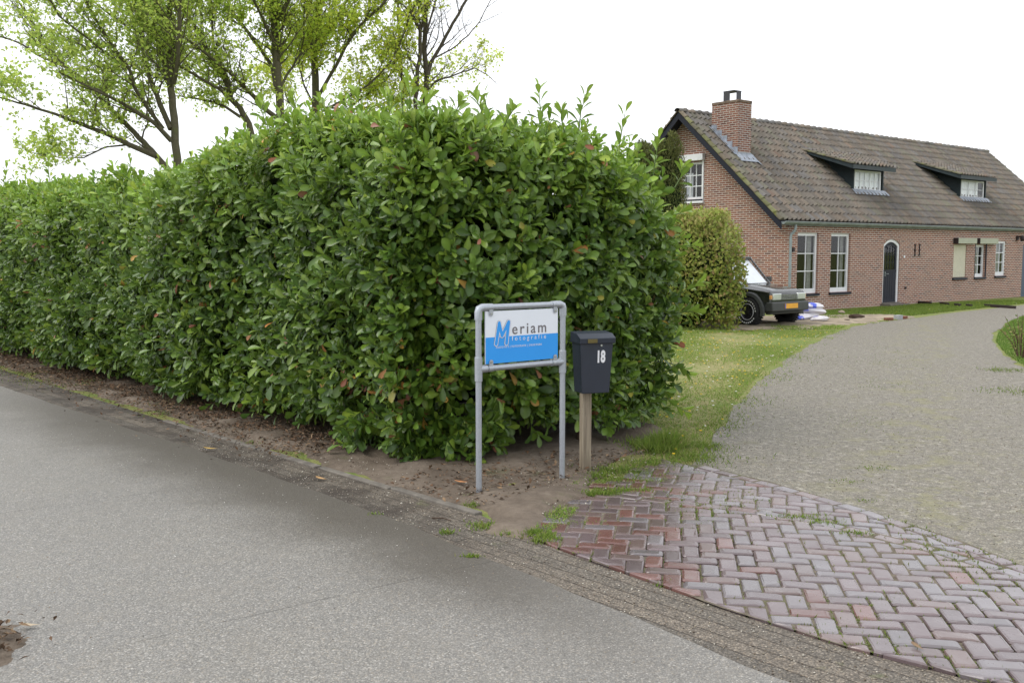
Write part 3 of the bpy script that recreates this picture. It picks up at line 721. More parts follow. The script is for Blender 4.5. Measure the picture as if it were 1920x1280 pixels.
# dark solid core: the hedge's inner shade put into its colour, closing gaps
core = MB()
for ins, zz0 in ((.42, .45),):
    ring = []
    K = 40
    for k in range(K + 1): ring.append((ins + (HL - ins) * k / K, ins))
    for k in range(K, -1, -1): ring.append((ins + .1 + (HL - ins) * k / K, TH - ins))
    nR = len(ring); lv = [.35, .8, 1.3, 1.8, 2.15]; vs = []
    for zi, zl in enumerate(lv):
        for (s0, t0) in ring:
            h0 = np.interp(s0, hs_s, hs_h); p = HC + A2 * s0 - N2 * (t0 + (0.12 if zi == 0 else 0) * (1 if t0 < 1 else -1)); zz = zl / 2.15 * (h0 - (.34 if t0 < 2.2 else .55))
            q = np.array([p[0], p[1], zz]); o = noise3(q[None], 3., 4)[0] * .12; vs.append((p[0] + o - hoff[0], p[1] + o - hoff[1], zz + o * .5))
    fs = []
    for zi in range(len(lv) - 1):
        for i in range(nR): fs.append((zi * nR + i, zi * nR + (i + 1) % nR, (zi + 1) * nR + (i + 1) % nR, (zi + 1) * nR + i))
    for zi in (0, len(lv) - 1):
        for i in range(K): fs.append((zi * nR + i, zi * nR + i + 1, zi * nR + nR - 2 - i, zi * nR + nR - 1 - i))
    core.add(vs, fs)
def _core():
    n = NT('dark_shade_core'); v = n.coord(); a = n.noise(v, 28, 7, .8)
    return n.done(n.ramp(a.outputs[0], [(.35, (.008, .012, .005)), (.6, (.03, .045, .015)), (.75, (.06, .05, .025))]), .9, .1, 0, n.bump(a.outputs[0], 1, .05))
core.build('shade_core', _core(), hedge)
def trunk(x, y, r, lean):
    mb = MB(); p = Vector((x, y, -.05)) - Vector(hoff); mb.tube([p, p + Vector((lean * .3, .02, .35)), p + Vector((lean, .05, .9))], [r * 1.25, r, r * .8], 9)
    mb.tube([p + Vector((lean * .3, .02, .3)), p + Vector((lean * .3 - .15, .1, .75))], [r * .7, r * .5], 7)
    return mb.build('stem', M['twig'], hedge, True)
for sx_, lx in ((-.1, .05), (-.75, -.1), (.62, .1)): trunk(-.02 + sx_, 8.5 + abs(sx_) * .3, .035, lx)
for k in range(9): 
    p = HC + A2 * (1.4 + k * 1.1) - N2 * .62; trunk(p[0], p[1], random.uniform(.025, .04), random.uniform(-.15, .15))

# ------------------------------------------------------------ trees
def grow_tree(name, label, limbs, Y0, trunk_base, leafn, cols, wts, seed, bark=(.12, .108, .07), leaf_len=.088, sub=2.2, group='trees behind the hedge', bare=False, rootrad=.17):
    rs = random.Random(seed)
    base = Vector((trunk_base[0], trunk_base[1], 0)); root = empty(name, base, 0, label, 'tree', group); inv = -base
    trunk_mb, limb_mb = MB(), MB(); LP, LD = [], []; limbs = [(a_, b_ * .78, c_ * .85, d_) for a_, b_, c_, d_ in limbs]
    def twig(p, d, L, r, lvl):
        k = 4 if lvl < 2 else 3; pts = [p]; q = p.copy(); dd = d.copy()
        for i in range(k):
            dd = (dd + Vector((rs.uniform(-.25, .25), rs.uniform(-.25, .25), rs.uniform(-.05, .22)))).normalized(); q = q + dd * (L / k); pts.append(q.copy())
        limb_mb.tube([x + inv for x in pts], [max(.003, r * (1 - .7 * i / k)) * (1 if lvl < 2 else .75) for i in range(k + 1)], 5 if lvl < 2 else 3, col=bark, cap=False)
        if lvl < 3:
            for i in range(1, k + 1):
                for j in range(2 if lvl == 1 else 1):
                    side = Vector((rs.uniform(-1, 1), rs.uniform(-1, 1), rs.uniform(-.5, .7))).normalized()
                    twig(pts[i], (dd * .7 + side * .9).normalized(), L * rs.uniform(.38, .6), r * .5, lvl + 1)
        if lvl >= 2 or rs.random() < .3:
            for i in range(1, k + 1): LP.append(pts[i]); LD.append(dd.copy())
    for li, (pix, r0, r1, dy) in enumerate(limbs):
        pts = []
        N_ = len(pix)
        for i, (u, v) in enumerate(pix):
            pts.append(at(u, v, Y0 + dy * (i / max(1, N_ - 1)) ** 1.0))
        if li == 0: pts = [Vector((base.x, base.y, -.1)), Vector((base.x, base.y, 0)).lerp(pts[0], .6)] + pts
        # continue past the picture's top edge
        e = (pts[-1] - pts[-2]).normalized()
        if pts[-1].z > 6 and e.z > .35: 
            for q in range(3): pts.append(pts[-1] + (e + Vector((rs.uniform(-.2, .2), rs.uniform(-.2, .2), .1))).normalized() * 1.0)
        K = len(pts); fine = []
        for i in range(K - 1):
            for q in range(3):
                t_ = q / 3; p = pts[i].lerp(pts[i + 1], t_); L = (pts[i + 1] - pts[i]).length
                if q and i: p = p + Vector((rs.uniform(-1, 1), rs.uniform(-1, 1), rs.uniform(-1, 1))) * L * .025
                fine.append(p)
        fine.append(pts[-1]); F_ = len(fine); rr = [r0 + (r1 - r0) * i / (F_ - 1) for i in range(F_)]
        (trunk_mb if li == 0 else limb_mb).tube([p + inv for p in fine], rr, 10 if li == 0 else 8, col=bark)
        tot = sum((b - a).length for a, b in zip(fine, fine[1:])); cnt = int(tot * sub); start = .12 if li else .38
        for c in range(cnt):
            f = start + (1 - start) * (c + rs.random()) / cnt; i = min(F_ - 2, int(f * (F_ - 1))); p = fine[i].lerp(fine[i + 1], f * (F_ - 1) - i); d = (fine[i + 1] - fine[i]).normalized()
            side = Vector((rs.uniform(-1, 1), rs.uniform(-1, 1), rs.uniform(-.25, .6))).normalized()
            twig(p, (d * .75 + side * .8).normalized(), rs.uniform(.7, 1.7) * (1.1 - .5 * f), rr[i] * .3 + .005, 1)
    trunk_mb.build('trunk', M['bark'], root, True, tint=True); limb_mb.build('branches', M['bark'], root, True, tint=True)
    if leafn:
        LPa = np.array([tuple(p) for p in LP]); LDa = np.array([tuple(p) for p in LD]); n_ = leafn; i = RNG.integers(0, len(LPa), n_)
        # leaves gather on some branches more than others
        dens = (fbm(LPa, .55, seed, 3) + 1.1) / 2; dens = np.clip(dens, .25, 1) ** 1.1 * np.exp(RNG.normal(size=len(LPa)) * .8); i = RNG.choice(len(LPa), n_, p=dens / dens.sum())
        pos = LPa[i] + RNG.normal(size=(n_, 3)) * (.03 + .09 * rnd(n_, 1) ** 2); a = LDa[i] * .5 + rdir(n_); nr = np.array((0, 0, 1.)) + rdir(n_) * .8; ln = leaf_len * (.6 + .8 * rnd(n_))
        col = pal(n_, cols, wts, .18); leaves('crown', 'simple', pos - np.array(base), a, nr, ln, ln * 1.35, col, M['tree_leaf'], root)
    return root
GRN = [(.50, .62, .12), (.42, .56, .10), (.58, .66, .14), (.32, .46, .09)]
def px(s): return [tuple(map(float, q.split(','))) for q in s.split()]
T1 = [(px('333,330 328,239 323,183 318,152 316,98 318,28 320,-30'), .135, .055, .3),
      (px('326,157 333,118 335,70 337,-5'), .07, .03, -.8), (px('321,264 292,233 253,208 214,186 170,165 110,135'), .08, .02, -1.6),
      (px('326,330 292,292 270,267 242,239 214,211 191,188 169,160 124,127 84,110 39,82 -10,64'), .10, .02, 1.2),
      (px('290,292 239,270 197,250 141,228 104,214 51,197 -5,182'), .085, .018, -2.2), (px('320,242 298,191 284,155 270,112 266,56 261,-8'), .085, .03, 1.6),
      (px('306,242 276,202 253,166 242,129 214,90 191,56 160,4'), .065, .02, -1.0), (px('318,160 298,84 281,17 270,-30'), .06, .025, 2.0),
      (px('236,272 197,276 157,296 112,296 60,286'), .03, .008, -1.2), (px('200,178 150,150 95,95 60,40 30,-5'), .045, .014, .8), (px('242,129 200,100 150,62 110,30 90,-10'), .035, .012, -2.2)]
g1 = G(340, 560)
grow_tree('maple_tree', 'leafy tree with a fan of limbs, farthest left behind the hedge', T1, 23.5, (at(340, 330, 23.5).x, 23.5), 30000, GRN, [3, 3, 1.2, 1.5], 3, sub=3.1)
T2 = [(px('474,262 467,233 450,202 433,186 422,149 394,107 377,65 351,28 330,-15'), .12, .04, .6), (px('436,190 415,170 394,157 351,132 310,110'), .06, .015, -1.2), (px('450,219 422,200 380,186 349,183 318,178'), .055, .014, 1.0),
      (px('433,160 414,121 400,84 398,30 405,-10'), .06, .02, 1.4)]
grow_tree('maple_tree', 'leafy tree leaning left behind the hedge, second tree from the left', T2, 26, (at(500, 330, 26).x, 26), 15000, GRN, [3, 2, 2, 1], 5, sub=2.8)
T3 = [(px('527,240 525,192 520,131 517,87 514,35 508,-20'), .16, .08, .2), (px('524,225 496,204 467,172 429,134 400,112'), .09, .02, -1.5), (px('517,165 511,128 487,90 458,52 438,26 425,-10'), .075, .025, 1.2), (px('519,40 537,9 550,-20'), .08, .04, -.5),
      (px('523,170 540,137 563,102 590,78'), .05, .014, 1.2), (px('518,90 500,50 480,10 470,-15'), .05, .02, -1.5)]
grow_tree('maple_tree', 'leafy tree with a thick upright trunk behind the middle of the hedge', T3, 27, (at(527, 300, 27).x, 27), 19000, [(.52, .67, .09), (.45, .62, .08), (.60, .68, .10)], [3, 3, 2], 7, sub=2.8)
T4 = [(px('593,240 592,187 590,125 588,87 595,44 601,-20'), .15, .09, .3), (px('592,190 620,140 645,93 662,64 692,32 715,12 740,-20'), .07, .02, -1.2), (px('590,100 610,60 642,17 660,-10'), .06, .02, 1.4),
      (px('593,215 640,190 690,160 730,120 750,80'), .05, .012, -.9), (px('593,200 650,205 700,200 745,185'), .04, .01, 1.3), (px('692,32 712,60 725,90'), .02, .008, .3), (px('592,205 570,160 560,120 570,70'), .04, .01, -1.2), (px('593,235 640,228 690,236 735,222 758,205'), .04, .01, -.6), (px('594,240 640,212 685,180 725,150 740,120'), .04, .01, .8), (px('594,238 560,215 540,190 530,150'), .035, .01, .8)]
grow_tree('maple_tree', 'yellow green leafy tree left of the bare tree behind the hedge', T4, 29, (at(593, 300, 29).x, 29), 30000, [(.62, .70, .09), (.54, .66, .09), (.68, .68, .10), (.42, .58, .08)], [3, 3, 1, 1], 9, sub=3.2, leaf_len=.095)
T5 = [(px('793,260 794,228 798,175 800,140 795,87 798,44 800,-15'), .12, .06, .2), (px('786,260 788,230 779,204 782,146 788,96 788,58 773,29 765,-10'), .09, .04, -.6), (px('801,145 808,117 832,76 849,44 878,-5'), .075, .03, .6),
      (px('804,168 817,152 855,140 890,128 913,140 935,160'), .04, .008, -.5), (px('817,108 846,93 878,67 900,40'), .03, .008, .5), (px('789,60 780,40 750,20 735,-10'), .04, .018, .8), (px('788,62 796,30 805,-8'), .05, .02, -.4),
      (px('760,262 753,175 752,125 745,30 750,-10'), .05, .02, .9), (px('800,60 812,20 820,-12'), .04, .02, .3), (px('803,176 830,185 850,190 880,182'), .015, .005, .4)]
grow_tree('bare_tree', 'nearly leafless tree with two close trunks behind the hedge, right of the leafy ones', T5, 29, (at(793, 300, 29).x, 29), 500, [(.22, .2, .08), (.15, .12, .07)], None, 13, bark=(.10, .085, .065), leaf_len=.04, sub=1.5)

# ------------------------------------------------------------ brick house
C0 = Vector((7.795, 27.906, 0)); RZ = R_(90 - 50.727)
house = empty('brick_house', C0, RZ, 'single storey red brick house with steep tiled roof and two dormers behind the driveway', 'house')
EZ, SL_ = 2.57, .8945; ROOF = lambda y: EZ + SL_ * (y + .05); YR = 3.72; ZR = ROOF(YR); DEP = 2 * YR; XL, XR = -.5, 19.4; WX = 18.9
M['brick_f'] = mat_bricks('brickwork_front', 0); M['brick_g'] = mat_bricks('brickwork_gable', 1); M['brick_s'] = mat_bricks('brickwork_soldier', 0, (.85, .85, .85), True)
def wall_panel(axis, a0, a1, z0, z1, holes, depth=.10, mat=None, name='wall', top=None):
    """wall in plane axis (0: along x at y=0, 1: along y at x=0) with openings; reveals go inwards"""
    mb = MB(); P = (lambda a, z, d: (a, d, z)) if axis == 0 else (lambda a, z, d: (d, a, z))
    xs = sorted({a0, a1} | {h[0] for h in holes} | {h[1] for h in holes}); zs = sorted({z0, z1} | {h[2] for h in holes} | {h[3] for h in holes})
    for i in range(len(xs) - 1):
        for j in range(len(zs) - 1):
            xm, zm = (xs[i] + xs[i + 1]) / 2, (zs[j] + zs[j + 1]) / 2
            if any(h[0] < xm < h[1] and h[2] < zm < h[3] for h in holes): continue
            mb.add([P(xs[i], zs[j], 0), P(xs[i + 1], zs[j], 0), P(xs[i + 1], zs[j + 1], 0), P(xs[i], zs[j + 1], 0)], [(0, 1, 2, 3)])
    for (h0, h1, k0, k1) in holes:
        for (pa, pb) in (((h0, k0), (h0, k1)), ((h1, k0), (h1, k1)), ((h0, k0), (h1, k0)), ((h0, k1), (h1, k1))):
            mb.add([P(*pa, 0), P(*pb, 0), P(*pb, depth), P(*pa, depth)], [(0, 1, 2, 3)])
    if top:
        for tri in top: mb.add([P(a, z, 0) for a, z in tri], [tuple(range(len(tri)))])
    return mb.build(name, mat, house)
WIN = [(.41, 1.44, .50, 2.24), (2.08, 3.10, .50, 2.24)]; DOOR = (4.98, 5.95, .06, 2.10)
SHT = (9.45, 10.35, .80, 1.93); W3 = (11.0, 11.75, .80, 1.93); W4 = (12.55, 13.3, .82, 2.08); DD = (14.72, 15.75, .0, 1.95)
wall_panel(0, 0, WX, 0, 2.42, [(*w_[:2], *w_[2:]) for w_ in WIN] + [DOOR, SHT, W3, W4, DD], .10, M['brick_f'], 'front_wall')
sd_ = MB(); sd_.box((0, -.004, 2.42), (WX, .1, 2.62)); sd_.build('brick_frieze', M['brick_s'], house)
GW = (3.16, 3.98, 3.30, 4.43)
gz = lambda y: ROOF(min(y, DEP - y)) - .03
wall_panel(1, 0, DEP, 0, EZ, [], .1, M['brick_g'], 'gable_wall')
tri = []
mbg = MB(); ys = sorted({0, GW[0], GW[1], YR, DEP})
for a, b in zip(ys, ys[1:]):
    zt = lambda y: gz(y)
    if a >= GW[0] and b <= GW[1]:
        mbg.add([(0, a, EZ), (0, b, EZ), (0, b, GW[2]), (0, a, GW[2])], [(0, 1, 2, 3)]); mbg.add([(0, a, GW[3]), (0, b, GW[3]), (0, b, zt(b)), (0, a, zt(a))], [(0, 1, 2, 3)])
    else: mbg.add([(0, a, EZ), (0, b, EZ), (0, b, zt(b)), (0, a, zt(a))], [(0, 1, 2, 3)])
for (pa, pb) in (((GW[0], GW[2]), (GW[0], GW[3])), ((GW[1], GW[2]), (GW[1], GW[3])), ((GW[0], GW[2]), (GW[1], GW[2])), ((GW[0], GW[3]), (GW[1], GW[3]))):
    mbg.add([(0, *pa), (0, *pb), (.1, *pb), (.1, *pa)], [(0, 1, 2, 3)])
mbg.build('gable_top', M['brick_g'], house)
mbg = MB(); mbg.add([(WX, 0, 0), (WX, DEP, 0), (WX, DEP, EZ), (WX, YR, ZR - .03), (WX, 0, EZ)], [(0, 1, 2, 3, 4)]); mbg.build('gable_wall', M['brick_g'], house)
mbg = MB(); mbg.add([(0, DEP, 0), (WX, DEP, 0), (WX, DEP, EZ), (0, DEP, EZ)], [(0, 1, 2, 3)]); mbg.build('rear_wall', M['brick_f'], house)
it = MB(); it.box((.02, 3.0, .01), (WX - .02, 3.1, 2.5)); it.box((.02, .12, 2.50), (WX - .02, DEP - .1, 2.54)); it.box((1.9, .12, .01), (1.95, 3, 2.5)); it.build('interior_walls', M['dark'], house)

def window(axis, h, cols, rows, d=.06, fw=.07, sill=True, curtain=None, name='window', bottom=.0, cmat=None, cfrac=1.0):
    a0, a1, z0, z1 = h
    def B(mb, p0, p1, q0, q1, r0, r1):     # along, depth, z
        if axis == 0: mb.box((p0, q0, r0), (p1, q1, r1))
        else: mb.box((q0, p0, r0), (q1, p1, r1))
    mb = MB(); z0b = z0 + bottom
    B(mb, a0, a0 + fw, d, d + .06, z0, z1); B(mb, a1 - fw, a1, d, d + .06, z0, z1); B(mb, a0 + fw, a1 - fw, d + .001, d + .059, z0, z0 + fw + bottom); B(mb, a0 + fw, a1 - fw, d + .001, d + .059, z1 - fw, z1)
    for i in range(1, cols):
        c = a0 + fw + (a1 - a0 - 2 * fw) * i / cols; B(mb, c - .014, c + .014, d + .012, d + .045, z0 + fw, z1 - fw)
    for j in range(1, rows):
        c = z0 + fw + bottom + (z1 - z0 - 2 * fw - bottom) * j / rows; B(mb, a0 + fw, a1 - fw, d + .014, d + .043, c - .014, c + .014)
    f = mb.build(name, M['white_paint'], house, bevel=.004)
    gp = MB()
    if axis == 0: gp.add([(a0 + fw, d + .03, z0 + fw), (a1 - fw, d + .03, z0 + fw), (a1 - fw, d + .03, z1 - fw), (a0 + fw, d + .03, z1 - fw)], [(0, 1, 2, 3)])
    else: gp.add([(d + .03, a0 + fw, z0 + fw), (d + .03, a1 - fw, z0 + fw), (d + .03, a1 - fw, z1 - fw), (d + .03, a0 + fw, z1 - fw)], [(0, 1, 2, 3)])
    gp.build('pane', M['glass'], f)
    if sill:
        sb = MB(); B(sb, a0 - .05, a1 + .05, -.06, d, z0 - .07, z0 - .004); sb.build('sill', M['navy'], f, bevel=.005)
    if curtain:
        cm = MB(); k = 60
        for (c0, c1) in curtain:
            x0 = a0 + (a1 - a0) * c0; x1 = a0 + (a1 - a0) * c1; vs = []
            zt_ = z0 + .03 + (z1 - z0) * cfrac if cfrac < 1 else z1 - .03
            for i in range(k + 1):
                x = x0 + (x1 - x0) * i / k; y = d + .16 + .018 * math.sin(i * 1.3) + .008 * math.sin(i * .47)
                for zz in (z0 + .03, zt_): vs.append((x, y, zz) if axis == 0 else (y, x, zz))
            cm.add(vs, [(2 * i, 2 * i + 2, 2 * i + 3, 2 * i + 1) for i in range(k)])
        cm.build('curtain', cmat or M['curtain_beige'], f, True)
    return f
window(0, WIN[0], 2, 3, fw=.085, bottom=.05, curtain=[(.78, .95)]); window(0, WIN[1], 2, 3, fw=.085, bottom=.05, curtain=[(.05, .18), (.82, .95)])
window(0, W3, 2, 3, d=.07, fw=.07, bottom=.05, curtain=[(.1, .9)]); window(0, W4, 2, 3, d=.03, fw=.08, bottom=.06, curtain=[(.1, .9)])
window(1, GW, 3, 3, d=.05, fw=.07, curtain=[(.05, .2), (.66, .98)], cmat=M['curtain'], cfrac=.7)  # white curtains added here to stand in for the bright reflecting panes
# shuttered window: slats, bottom bar, boxes
mb = MB(); a0, a1, z0, z1 = SHT
k = 30; vs = []
for i in range(k):
    za = z0 + .02 + (z1 - z0 - .02) * i / k; zb = z0 + .02 + (z1 - z0 - .02) * (i + 1) / k; mb.add([(a0, .03, za), (a1, .03, za), (a1, .018, (za + zb) / 2), (a0, .018, (za + zb) / 2), (a1, .03, zb - .004), (a0, .03, zb - .004)], [(0, 1, 2, 3), (3, 2, 4, 5)])
shw = mb.build('roller_shutter', M['shutter'], house)
mb = MB(); mb.box((a0 - .05, -.06, z0 - .07), (a1 + .05, .03, z0 - .003)); mb.build('sill', M['navy'], shw, bevel=.005)
for (b0, b1) in ((9.42, 10.75), (10.98, 12.35)):
    mb = MB(); mb.box((b0, -.17, 1.97), (b1, -.002, 2.16)); o = mb.build('shutter_box', M['shutter_box'], house, bevel=.01)
    mb = MB(); mb.box((b0 - .035, -.176, 1.965), (b0 - .001, -.001, 2.167)); mb.build('end_cap', M['iron'], o, bevel=.006)
mb = MB(); mb.box((W3[0] - .03, -.01, W3[2] - .0), (W3[0] - .002, .01, 1.97)); mb.build('shutter_rail', M['navy'], house); mb = MB(); mb.box((W3[1] + .002, -.03, W3[2]), (W3[1] + .05, .01, 1.97)); mb.build('shutter_rail', M['navy'], house)
# gable window: light frame plus shutter box
mb = MB(); mb.box((-.14, GW[0] - .10, 4.46), (-.002, GW[1] + .10, 4.66)); mb.build('shutter_box', M['white_paint'], house, bevel=.012)
mb = MB(); mb.box((-.03, GW[0] - .06, 3.25), (-.002, GW[0] - .002, 4.455)); mb.build('shutter_rail', M['white_paint'], house); mb = MB(); mb.box((-.03, GW[1] + .002, 3.25), (-.002, GW[1] + .06, 4.455)); mb.build('shutter_rail', M['white_paint'], house); mb = MB(); mb.box((-.07, GW[0] - .08, 3.18), (.0, GW[1] + .08, 3.247)); mb.build('sill', M['white_paint'], house)
# door with segmental arch
a0, a1, z0, z1 = DOOR; cx = (a0 + a1) / 2
def arch(x0, x1, zs, rise, k=12): return [(x0 + (x1 - x0) * i / k, zs + rise * (1 - ((i / k) * 2 - 1) ** 2)) for i in range(k + 1)]
top = arch(a0, a1, 1.92, .17)
mb = MB(); mb.prism([(a0 - .001, z1 + .001)] + [(x, z) for x, z in top] + [(a1 + .001, z1 + .001)], 1, .0005, .0995); mb.build('arch_infill', M['brick_s'], house)
inn = arch(a0 + .075, a1 - .09, 1.86, .145)
mb = MB(); outer = [(a0 + .002, z0)] + top + [(a1 - .002, z0)]; inner = [(a0 + .075, z0)] + inn + [(a1 - .09, z0)]
for i in range(len(outer) - 1):
    q = [outer[i], outer[i + 1], inner[i + 1], inner[i]]; mb.prism(q, 1, .03, .09)
fr = mb.build('door_frame', M['white_paint'], house)
mb = MB(); mb.prism([(a0 + .076, z0), (a1 - .091, z0), (a1 - .091, 1.12), (a0 + .076, 1.12)], 1, .06, .085)
gl = arch(a0 + .17, a1 - .18, 1.80, .10); oo = [(a0 + .076, 1.12)] + arch(a0 + .076, a1 - .091, 1.86, .143) + [(a1 - .091, 1.12)]; ii_ = [(a0 + .17, 1.121)] + gl + [(a1 - .18, 1.121)]
for i in range(len(oo) - 1): mb.prism([oo[i], oo[i + 1], ii_[i + 1], ii_[i]], 1, .06, .084)
for xx in (a0 + .33, a0 + .50, a0 + .66): mb.box((xx - .008, .064, 1.12), (xx + .008, .08, 1.86))
for zz in (1.36, 1.6): mb.box((a0 + .17, .065, zz - .008), (a1 - .18, .079, zz + .008))
mb.box((a0 + .1, .035, 1.08), (a1 - .12, .0595, 1.125)); mb.box((a0 + .1, .04, z0 + .01), (a1 - .12, .0595, z0 + .09))
for k in range(5): mb.box((a0 + .115 + .135 * k, .055, .2), (a0 + .117 + .135 * k, .0598, 1.05))
dr = mb.build('front_door', M['navy'], house, bevel=.003)
mb = MB(); mb.add([(a0 + .17, .075, 1.12), (a1 - .18, .075, 1.12), (a1 - .18, .075, 1.9), (a0 + .17, .075, 1.9)], [(0, 1, 2, 3)]); mb.build('pane', M['glass'], dr)
mb = MB(); mb.tube([(a0 + .22, .06, 1.0), (a0 + .22, .0, 1.0), (a0 + .34, .0, 1.0)], .011, 8); mb.box((a0 + .195, .05, .93), (a0 + .245, .0597, 1.07)); mb.build('door_handle', M['zinc'], dr, True)
mb = MB(); mb.box((a0 - .1, -.35, 0), (a1 + .1, .03, .062)); mb.box((a0 - .02, -.04, .064), (a1 + .02, .035, .10)); mb.build('doorstep', M['kerb'], house, bevel=.01)
mb = MB(); mb.prism([(DD[0], 0), (DD[1], 0), (DD[1], DD[3]), (DD[0], DD[3])], 1, .03, .08)
for k in range(7): mb.box((DD[0] + .08 + .13 * k, .025, .1), (DD[0] + .19 + .13 * k, .0299, 1.85))
mb.build('side_door', plain('slate_blue_paint', (.06, .09, .14), .45), house, bevel=.004)
# iron wall ties, bell, lamp, sockets
for xx in (6.86, 7.14):
    mb = MB(); mb.box((xx - .017, -.03, 1.56), (xx + .017, -.002, 1.94))
    for zz in (1.58, 1.75, 1.92): mb.box((xx - .05, -.034, zz - .02), (xx + .05, -.0015, zz + .02))
    mb.build('wall_tie', M['iron'], house, bevel=.008)
mb = MB(); mb.box((6.16, -.03, 1.50), (6.24, -.002, 1.58)); mb.build('doorbell', M['white_paint'], house, bevel=.008)
mb = MB(); mb.box((6.3, -.03, .50), (6.40, -.002, .58)); mb.build('wall_vent', M['iron'], house, bevel=.008)
mb = MB(); mb.box((.13, -.05, 1.70), (.23, -.002, 1.82)); mb.build('wall_socket', M['iron'], house, bevel=.01)
mb = MB(); mb.box((14.1, -.06, 2.12), (14.25, -.002, 2.28)); mb.tube([(14.17, -.05, 2.24), (14.17, -.22, 2.26)], .022, 8); mb.tube([(14.17, -.16, 2.28), (14.17, -.2, 2.22), (14.17, -.26, 2.12)], [.04, .09, .11], 12); mb.build('wall_lamp', M['iron'], house, True)

# ---- roof tiles as real curved tiles
TILE = [((.153, .135, .114), 7), ((.165, .138, .112), 3), ((.17, .14, .112), 2), ((.145, .133, .122), 3), ((.15, .142, .135), 1.2), ((.185, .135, .105), .3), ((.155, .147, .115), 1.5)]
def tile_field(name, O_, U, V_, ncol, nrow, tw, tl, mat, parent, skip=None, prof=7, lift=.042, moss=0.0):
    """O_ lower-left, U along eave, V_ up the slope (unit), tiles tw x tl"""
    O_, U, V_ = Vector(O_), Vector(U).normalized(), Vector(V_).normalized(); N_ = U.cross(V_).normalized(); VV = []; FF = []; CC = []
    w_ = [0, .10, .30, .52, .66, .82, 1.0]; hh = [.022, .0, -.008, .0, .045, .068, .028]
    for r in range(nrow):
        for c in range(ncol):
            if skip and skip(c, r): continue
            o = O_ + U * (c * tw + random.uniform(-.004, .004)) + V_ * (r * tl + random.uniform(-.006, .006)); n0 = len(VV)
            dz = random.uniform(-.003, .003)
            for t_, hgt_ in ((0, lift), (1.06, .002)):
                for a, h in zip(w_, hh): VV.append(o + U * (a * tw) + V_ * (t_ * tl) + N_ * (h + hgt_ + dz))
            for a, h in zip(w_, hh): VV.append(o + U * (a * tw) + N_ * (h - .022 + lift))
            for i in range(prof - 1):
                FF.append((n0 + i, n0 + i + 1, n0 + prof + i + 1, n0 + prof + i)); FF.append((n0 + 2 * prof + i, n0 + 2 * prof + i + 1, n0 + i + 1, n0 + i))
            col = random.choices([t[0] for t in TILE], [t[1] for t in TILE])[0]; m_ = random.uniform(.85, 1.2); CC += [tuple(x * m_ for x in col)] * (3 * prof)
    me = bpy.data.meshes.new(name); me.from_pydata([tuple(v) for v in VV], [], FF); ca = me.color_attributes.new('tint', 'FLOAT_COLOR', 'POINT')
    ca.data.foreach_set('color', np.array([(c[0], c[1], c[2], 1) for c in CC], dtype=np.float32).ravel())
    o = link_mesh(name, me, mat, parent); me.polygons.foreach_set('use_smooth', [True] * len(me.polygons)); me.set_sharp_from_angle(angle=R_(50)); return o
M['tile'] = mat_tint('roof_tile', .8, .3, 14, .45, .5, .006, 0, ((.16, .155, .09), 1.6, .4))
M['moss_tile'] = mat_tint('mossy_tile', .9, .2, 9, .5, .7, .01, 0, ((.14, .15, .035), 3.5, .8))
sl_len = math.hypot(YR + .05, ZR - EZ); ncol, nrow = 92, 15; tw = (XR - XL - .2) / ncol; tl = (sl_len) / nrow
slope_v = Vector((0, 1, SL_)).normalized()
roof = MB(); roof.add([(XL + .02, -.03, EZ - .0), (XR - .02, -.03, EZ), (XR - .02, YR, ZR - .025), (XL + .02, YR, ZR - .025), (XR - .02, DEP + .03, EZ), (XL + .02, DEP + .03, EZ)], [(0, 1, 2, 3), (3, 2, 4, 5)])
roof_o = roof.build('roof', M['dark'], house)
tile_field('tiles', (XL + .1, -.05, EZ), (1, 0, 0), slope_v, ncol, nrow, tw, tl, M['tile'], roof_o)
tile_field('tiles', (XR - .1, DEP + .05, EZ), (-1, 0, 0), Vector((0, -1, SL_)), ncol, nrow, tw, tl, M['tile'], roof_o)
def caps(name, a, b, L, r, mat, parent, lift=0, cols=None, lap=.04):
    a, b = Vector(a), Vector(b); d = (b - a); n_ = max(1, round(d.length / L)); d.normalize(); L = (b - a).length / n_; side = d.cross(Vector((0, 0, 1))).normalized(); up = side.cross(d).normalized(); mb = MB()
    for k in range(n_):
        p = a + d * (k * L); c = random.choices([t[0] for t in TILE], [t[1] for t in TILE])[0] if cols is None else random.choice(cols); m_ = random.uniform(.85, 1.35); vs = []; jj = random.uniform(-.006, .006)
        for (s_, rr, dz) in ((-.0, r * 1.06, .012), (.12 * L, r * 1.06, .012), (.13 * L, r, .0), (L + lap, r * .93, -.006)):
            for q in range(9):
                an = math.pi * (q / 8) * 1.1 - .16; vs.append(p + d * s_ + side * (math.cos(an) * rr) + up * (math.sin(an) * rr * .8 + dz + lift + jj))
        fs = [tuple(range(9))]
        for i in range(3):
            for q in range(8): fs.append((i * 9 + q, i * 9 + q + 1, (i + 1) * 9 + q + 1, (i + 1) * 9 + q))
        mb.add(vs, fs, tuple(x * m_ for x in c))
    return mb.build(name, mat, parent, True, tint=True)
caps('ridge_tiles', (XR, YR, ZR + .01), (XL - .03, YR, ZR + .01), .34, .115, M['tile'], roof_o, cols=[(.17, .155, .135), (.15, .145, .14), (.20, .165, .13), (.13, .12, .11)])
caps('verge_tiles', (XL + .05, -.06, EZ + .01), (XL + .05, YR - .06, ZR - .03), .30, .085, M['moss_tile'], roof_o, cols=[(.15, .145, .08), (.12, .11, .08), (.16, .135, .10), (.17, .17, .09)])
caps('verge_tiles', (XL + .05, DEP + .06, EZ + .01), (XL + .05, YR + .06, ZR - .03), .30, .085, M['moss_tile'], roof_o, cols=[(.15, .145, .10), (.12, .11, .08), (.16, .135, .10)])
